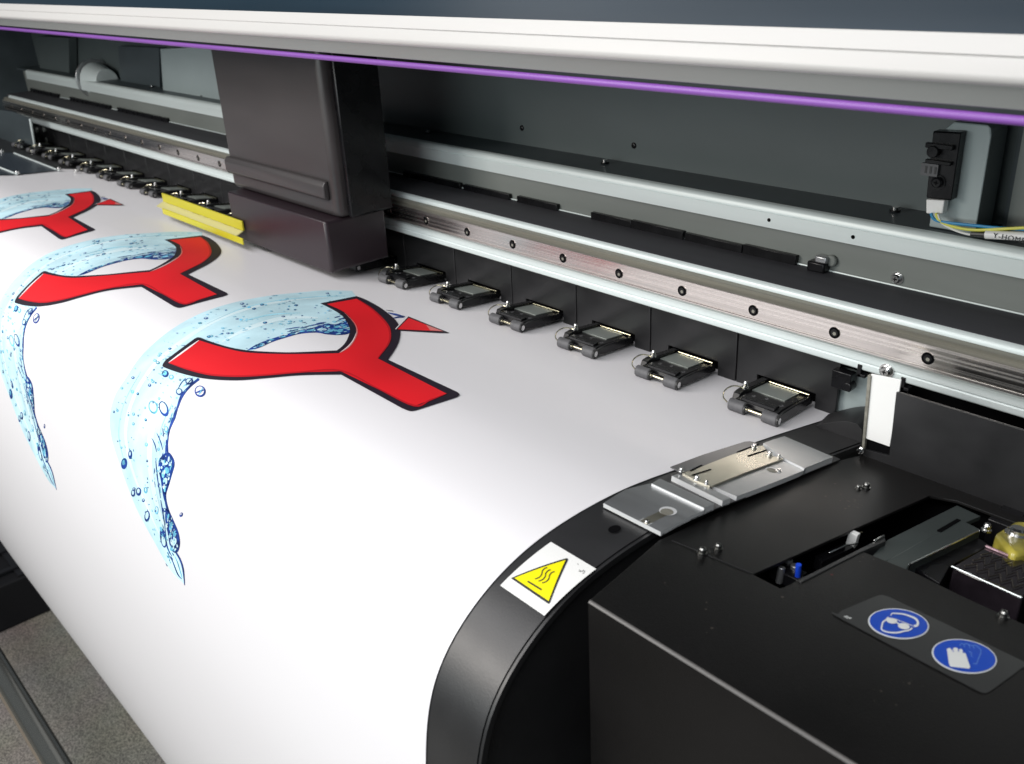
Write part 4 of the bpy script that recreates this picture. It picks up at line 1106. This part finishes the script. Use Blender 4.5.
mb = MB(); mb.box((-6,-3,FZ-.02), (3,3,FZ), m)
tag(obj('floor', mb), kind='structure')
# mesh box on the floor, left
box = empty('mesh_crate', (-2.2,.35,FZ)); tag(box, 'black slatted crate standing on the speckled floor under the sheet', 'crate')
a = onz(0,633,FZ+.001); b_ = onz(50,615,FZ+.001)
mb = MB(); mb.box((-3.2,.0,FZ+.001), (a.x-.0,.9,FZ+.10), M_MESH); obj('crate_body', mb, box, bevel=.003)
mb = MB()
for i in range(14):
    y = .02+i*.06
    mb.box((-3.2,y,FZ+.101), (a.x-.004,y+.012,FZ+.106), mat('crate_slat', (.009,.009,.012), .6))
for i in range(12):
    x = a.x-.03-i*.08; mb.box((x-.012,.0,FZ+.1065), (x,.9,FZ+.110), MATS['crate_slat'])
obj('crate_slats', mb, box)
# take-up bar in front of the machine
bz = -.95
c0 = onz(3,666,bz)
bar = MB(); 
cA = onz(-4,648,bz); cB = onz(48,764,bz)
yb_ = (onz(0,658,bz).y+onz(50,764,bz).y)/2
bar.cyl((-2.4,yb_,bz), (.3,yb_,bz), .015, M_PIPE, 32)
bb = empty('take_up_bar', (-.9,yb_,bz)); tag(bb, 'dark round metal bar running above the speckled floor in front of the printer', 'bar')
obj('bar_tube', bar, bb)
mb = MB(); mb.ext([(yb_-.0135,bz-.004),(yb_-.017,bz-.006),(yb_-.017,bz-.010),(yb_-.0125,bz-.010)], -2.4, .3, mat('bar_gold_edge', (.55,.45,.35), .3, metal=.8)); obj('bar_edge', mb, bb)

# ------------------------------------------------------------------ lettering on the wire marker
cu = bpy.data.curves.new('marker_text', 'FONT'); cu.body = 'Y-HOME'; cu.size = .0042; cu.extrude = .00005; cu.align_x = 'LEFT'; cu.space_character = 1.15
to = bpy.data.objects.new('marker_text', cu); COL.objects.link(to)
bpy.context.view_layer.update()
dg = bpy.context.evaluated_depsgraph_get(); me = bpy.data.meshes.new_from_object(to.evaluated_get(dg)); bpy.data.objects.remove(to)
me.materials.clear(); me.materials.append(M_LBLK)
t = bpy.data.objects.new('marker_text', me); COL.objects.link(t)
a = ony(993,235.5,yq-.0037)
t.rotation_euler = (math.radians(90),0,0); t.location = a+Vector((0,0,CAMZ-.0012))-(WORLD[sl.name]); t.parent = sl

# ------------------------------------------------------------------ camera
cam = bpy.data.cameras.new('camera'); co = bpy.data.objects.new('camera', cam); COL.objects.link(co)
right = Vector((AX[0], AY[0], AZ[0])); up = -Vector((AX[1], AY[1], AZ[1])); back = -Vector((AX[2], AY[2], AZ[2]))
R = Matrix((right, up, back)).transposed().to_4x4()
co.matrix_world = Matrix.Translation((0,0,CAMZ)) @ R
cam.sensor_width = 36; cam.lens = F/1024*36; cam.clip_start = .01; cam.clip_end = 100
cam.dof.use_dof = True; cam.dof.focus_distance = .60; cam.dof.aperture_fstop = 18
scn.camera = co

# ------------------------------------------------------------------ light
w = bpy.data.worlds.new('World'); scn.world = w; w.use_nodes = True
w.node_tree.nodes['Background'].inputs['Color'].default_value = (.55,.62,.68,1); w.node_tree.nodes['Background'].inputs['Strength'].default_value = .22
def area(name, loc, target, sx, sy, power, col):
    l = bpy.data.lights.new(name, 'AREA'); l.shape = 'RECTANGLE'; l.size = sx; l.size_y = sy; l.energy = power; l.color = col
    o = bpy.data.objects.new(name, l); COL.objects.link(o); loc = Vector(loc)+Vector((0,0,CAMZ)); tg = Vector(target)+Vector((0,0,CAMZ))
    o.location = loc; o.rotation_euler = (tg-loc).to_track_quat('-Z', 'Y').to_euler(); return o
area('ceiling_lamp_front', (-1.0,-.70,1.12), (-.8,.3,-.3), 2.4, .6, 23, (1,.98,.98))
area('sheet_side_fill', (.15,-.55,.75), (-.35,.38,-.3), .7, .4, 6.5, (.97,.98,1))  # unseen fill added to brighten the right part of the sheet
area('strip_sheen_light', (-1.25,-.92,.42), (-.26,.19,-.28), .6, .45, 13, (1,.95,.9))  # unseen light added to lay a sheen on the black platen strip
area('beam_fill', (-.5,-1.3,-.02), (-.7,.5,-.2), 1.6, .25, 9, (.93,1,1))  # low fill added to brighten the silver faces of the beam

scn.view_settings.view_transform = 'Standard'; scn.view_settings.look = 'None'; scn.view_settings.exposure = 0; scn.view_settings.gamma = 1
scn.render.engine = 'CYCLES'
scn.render.resolution_x = 1024; scn.render.resolution_y = 764
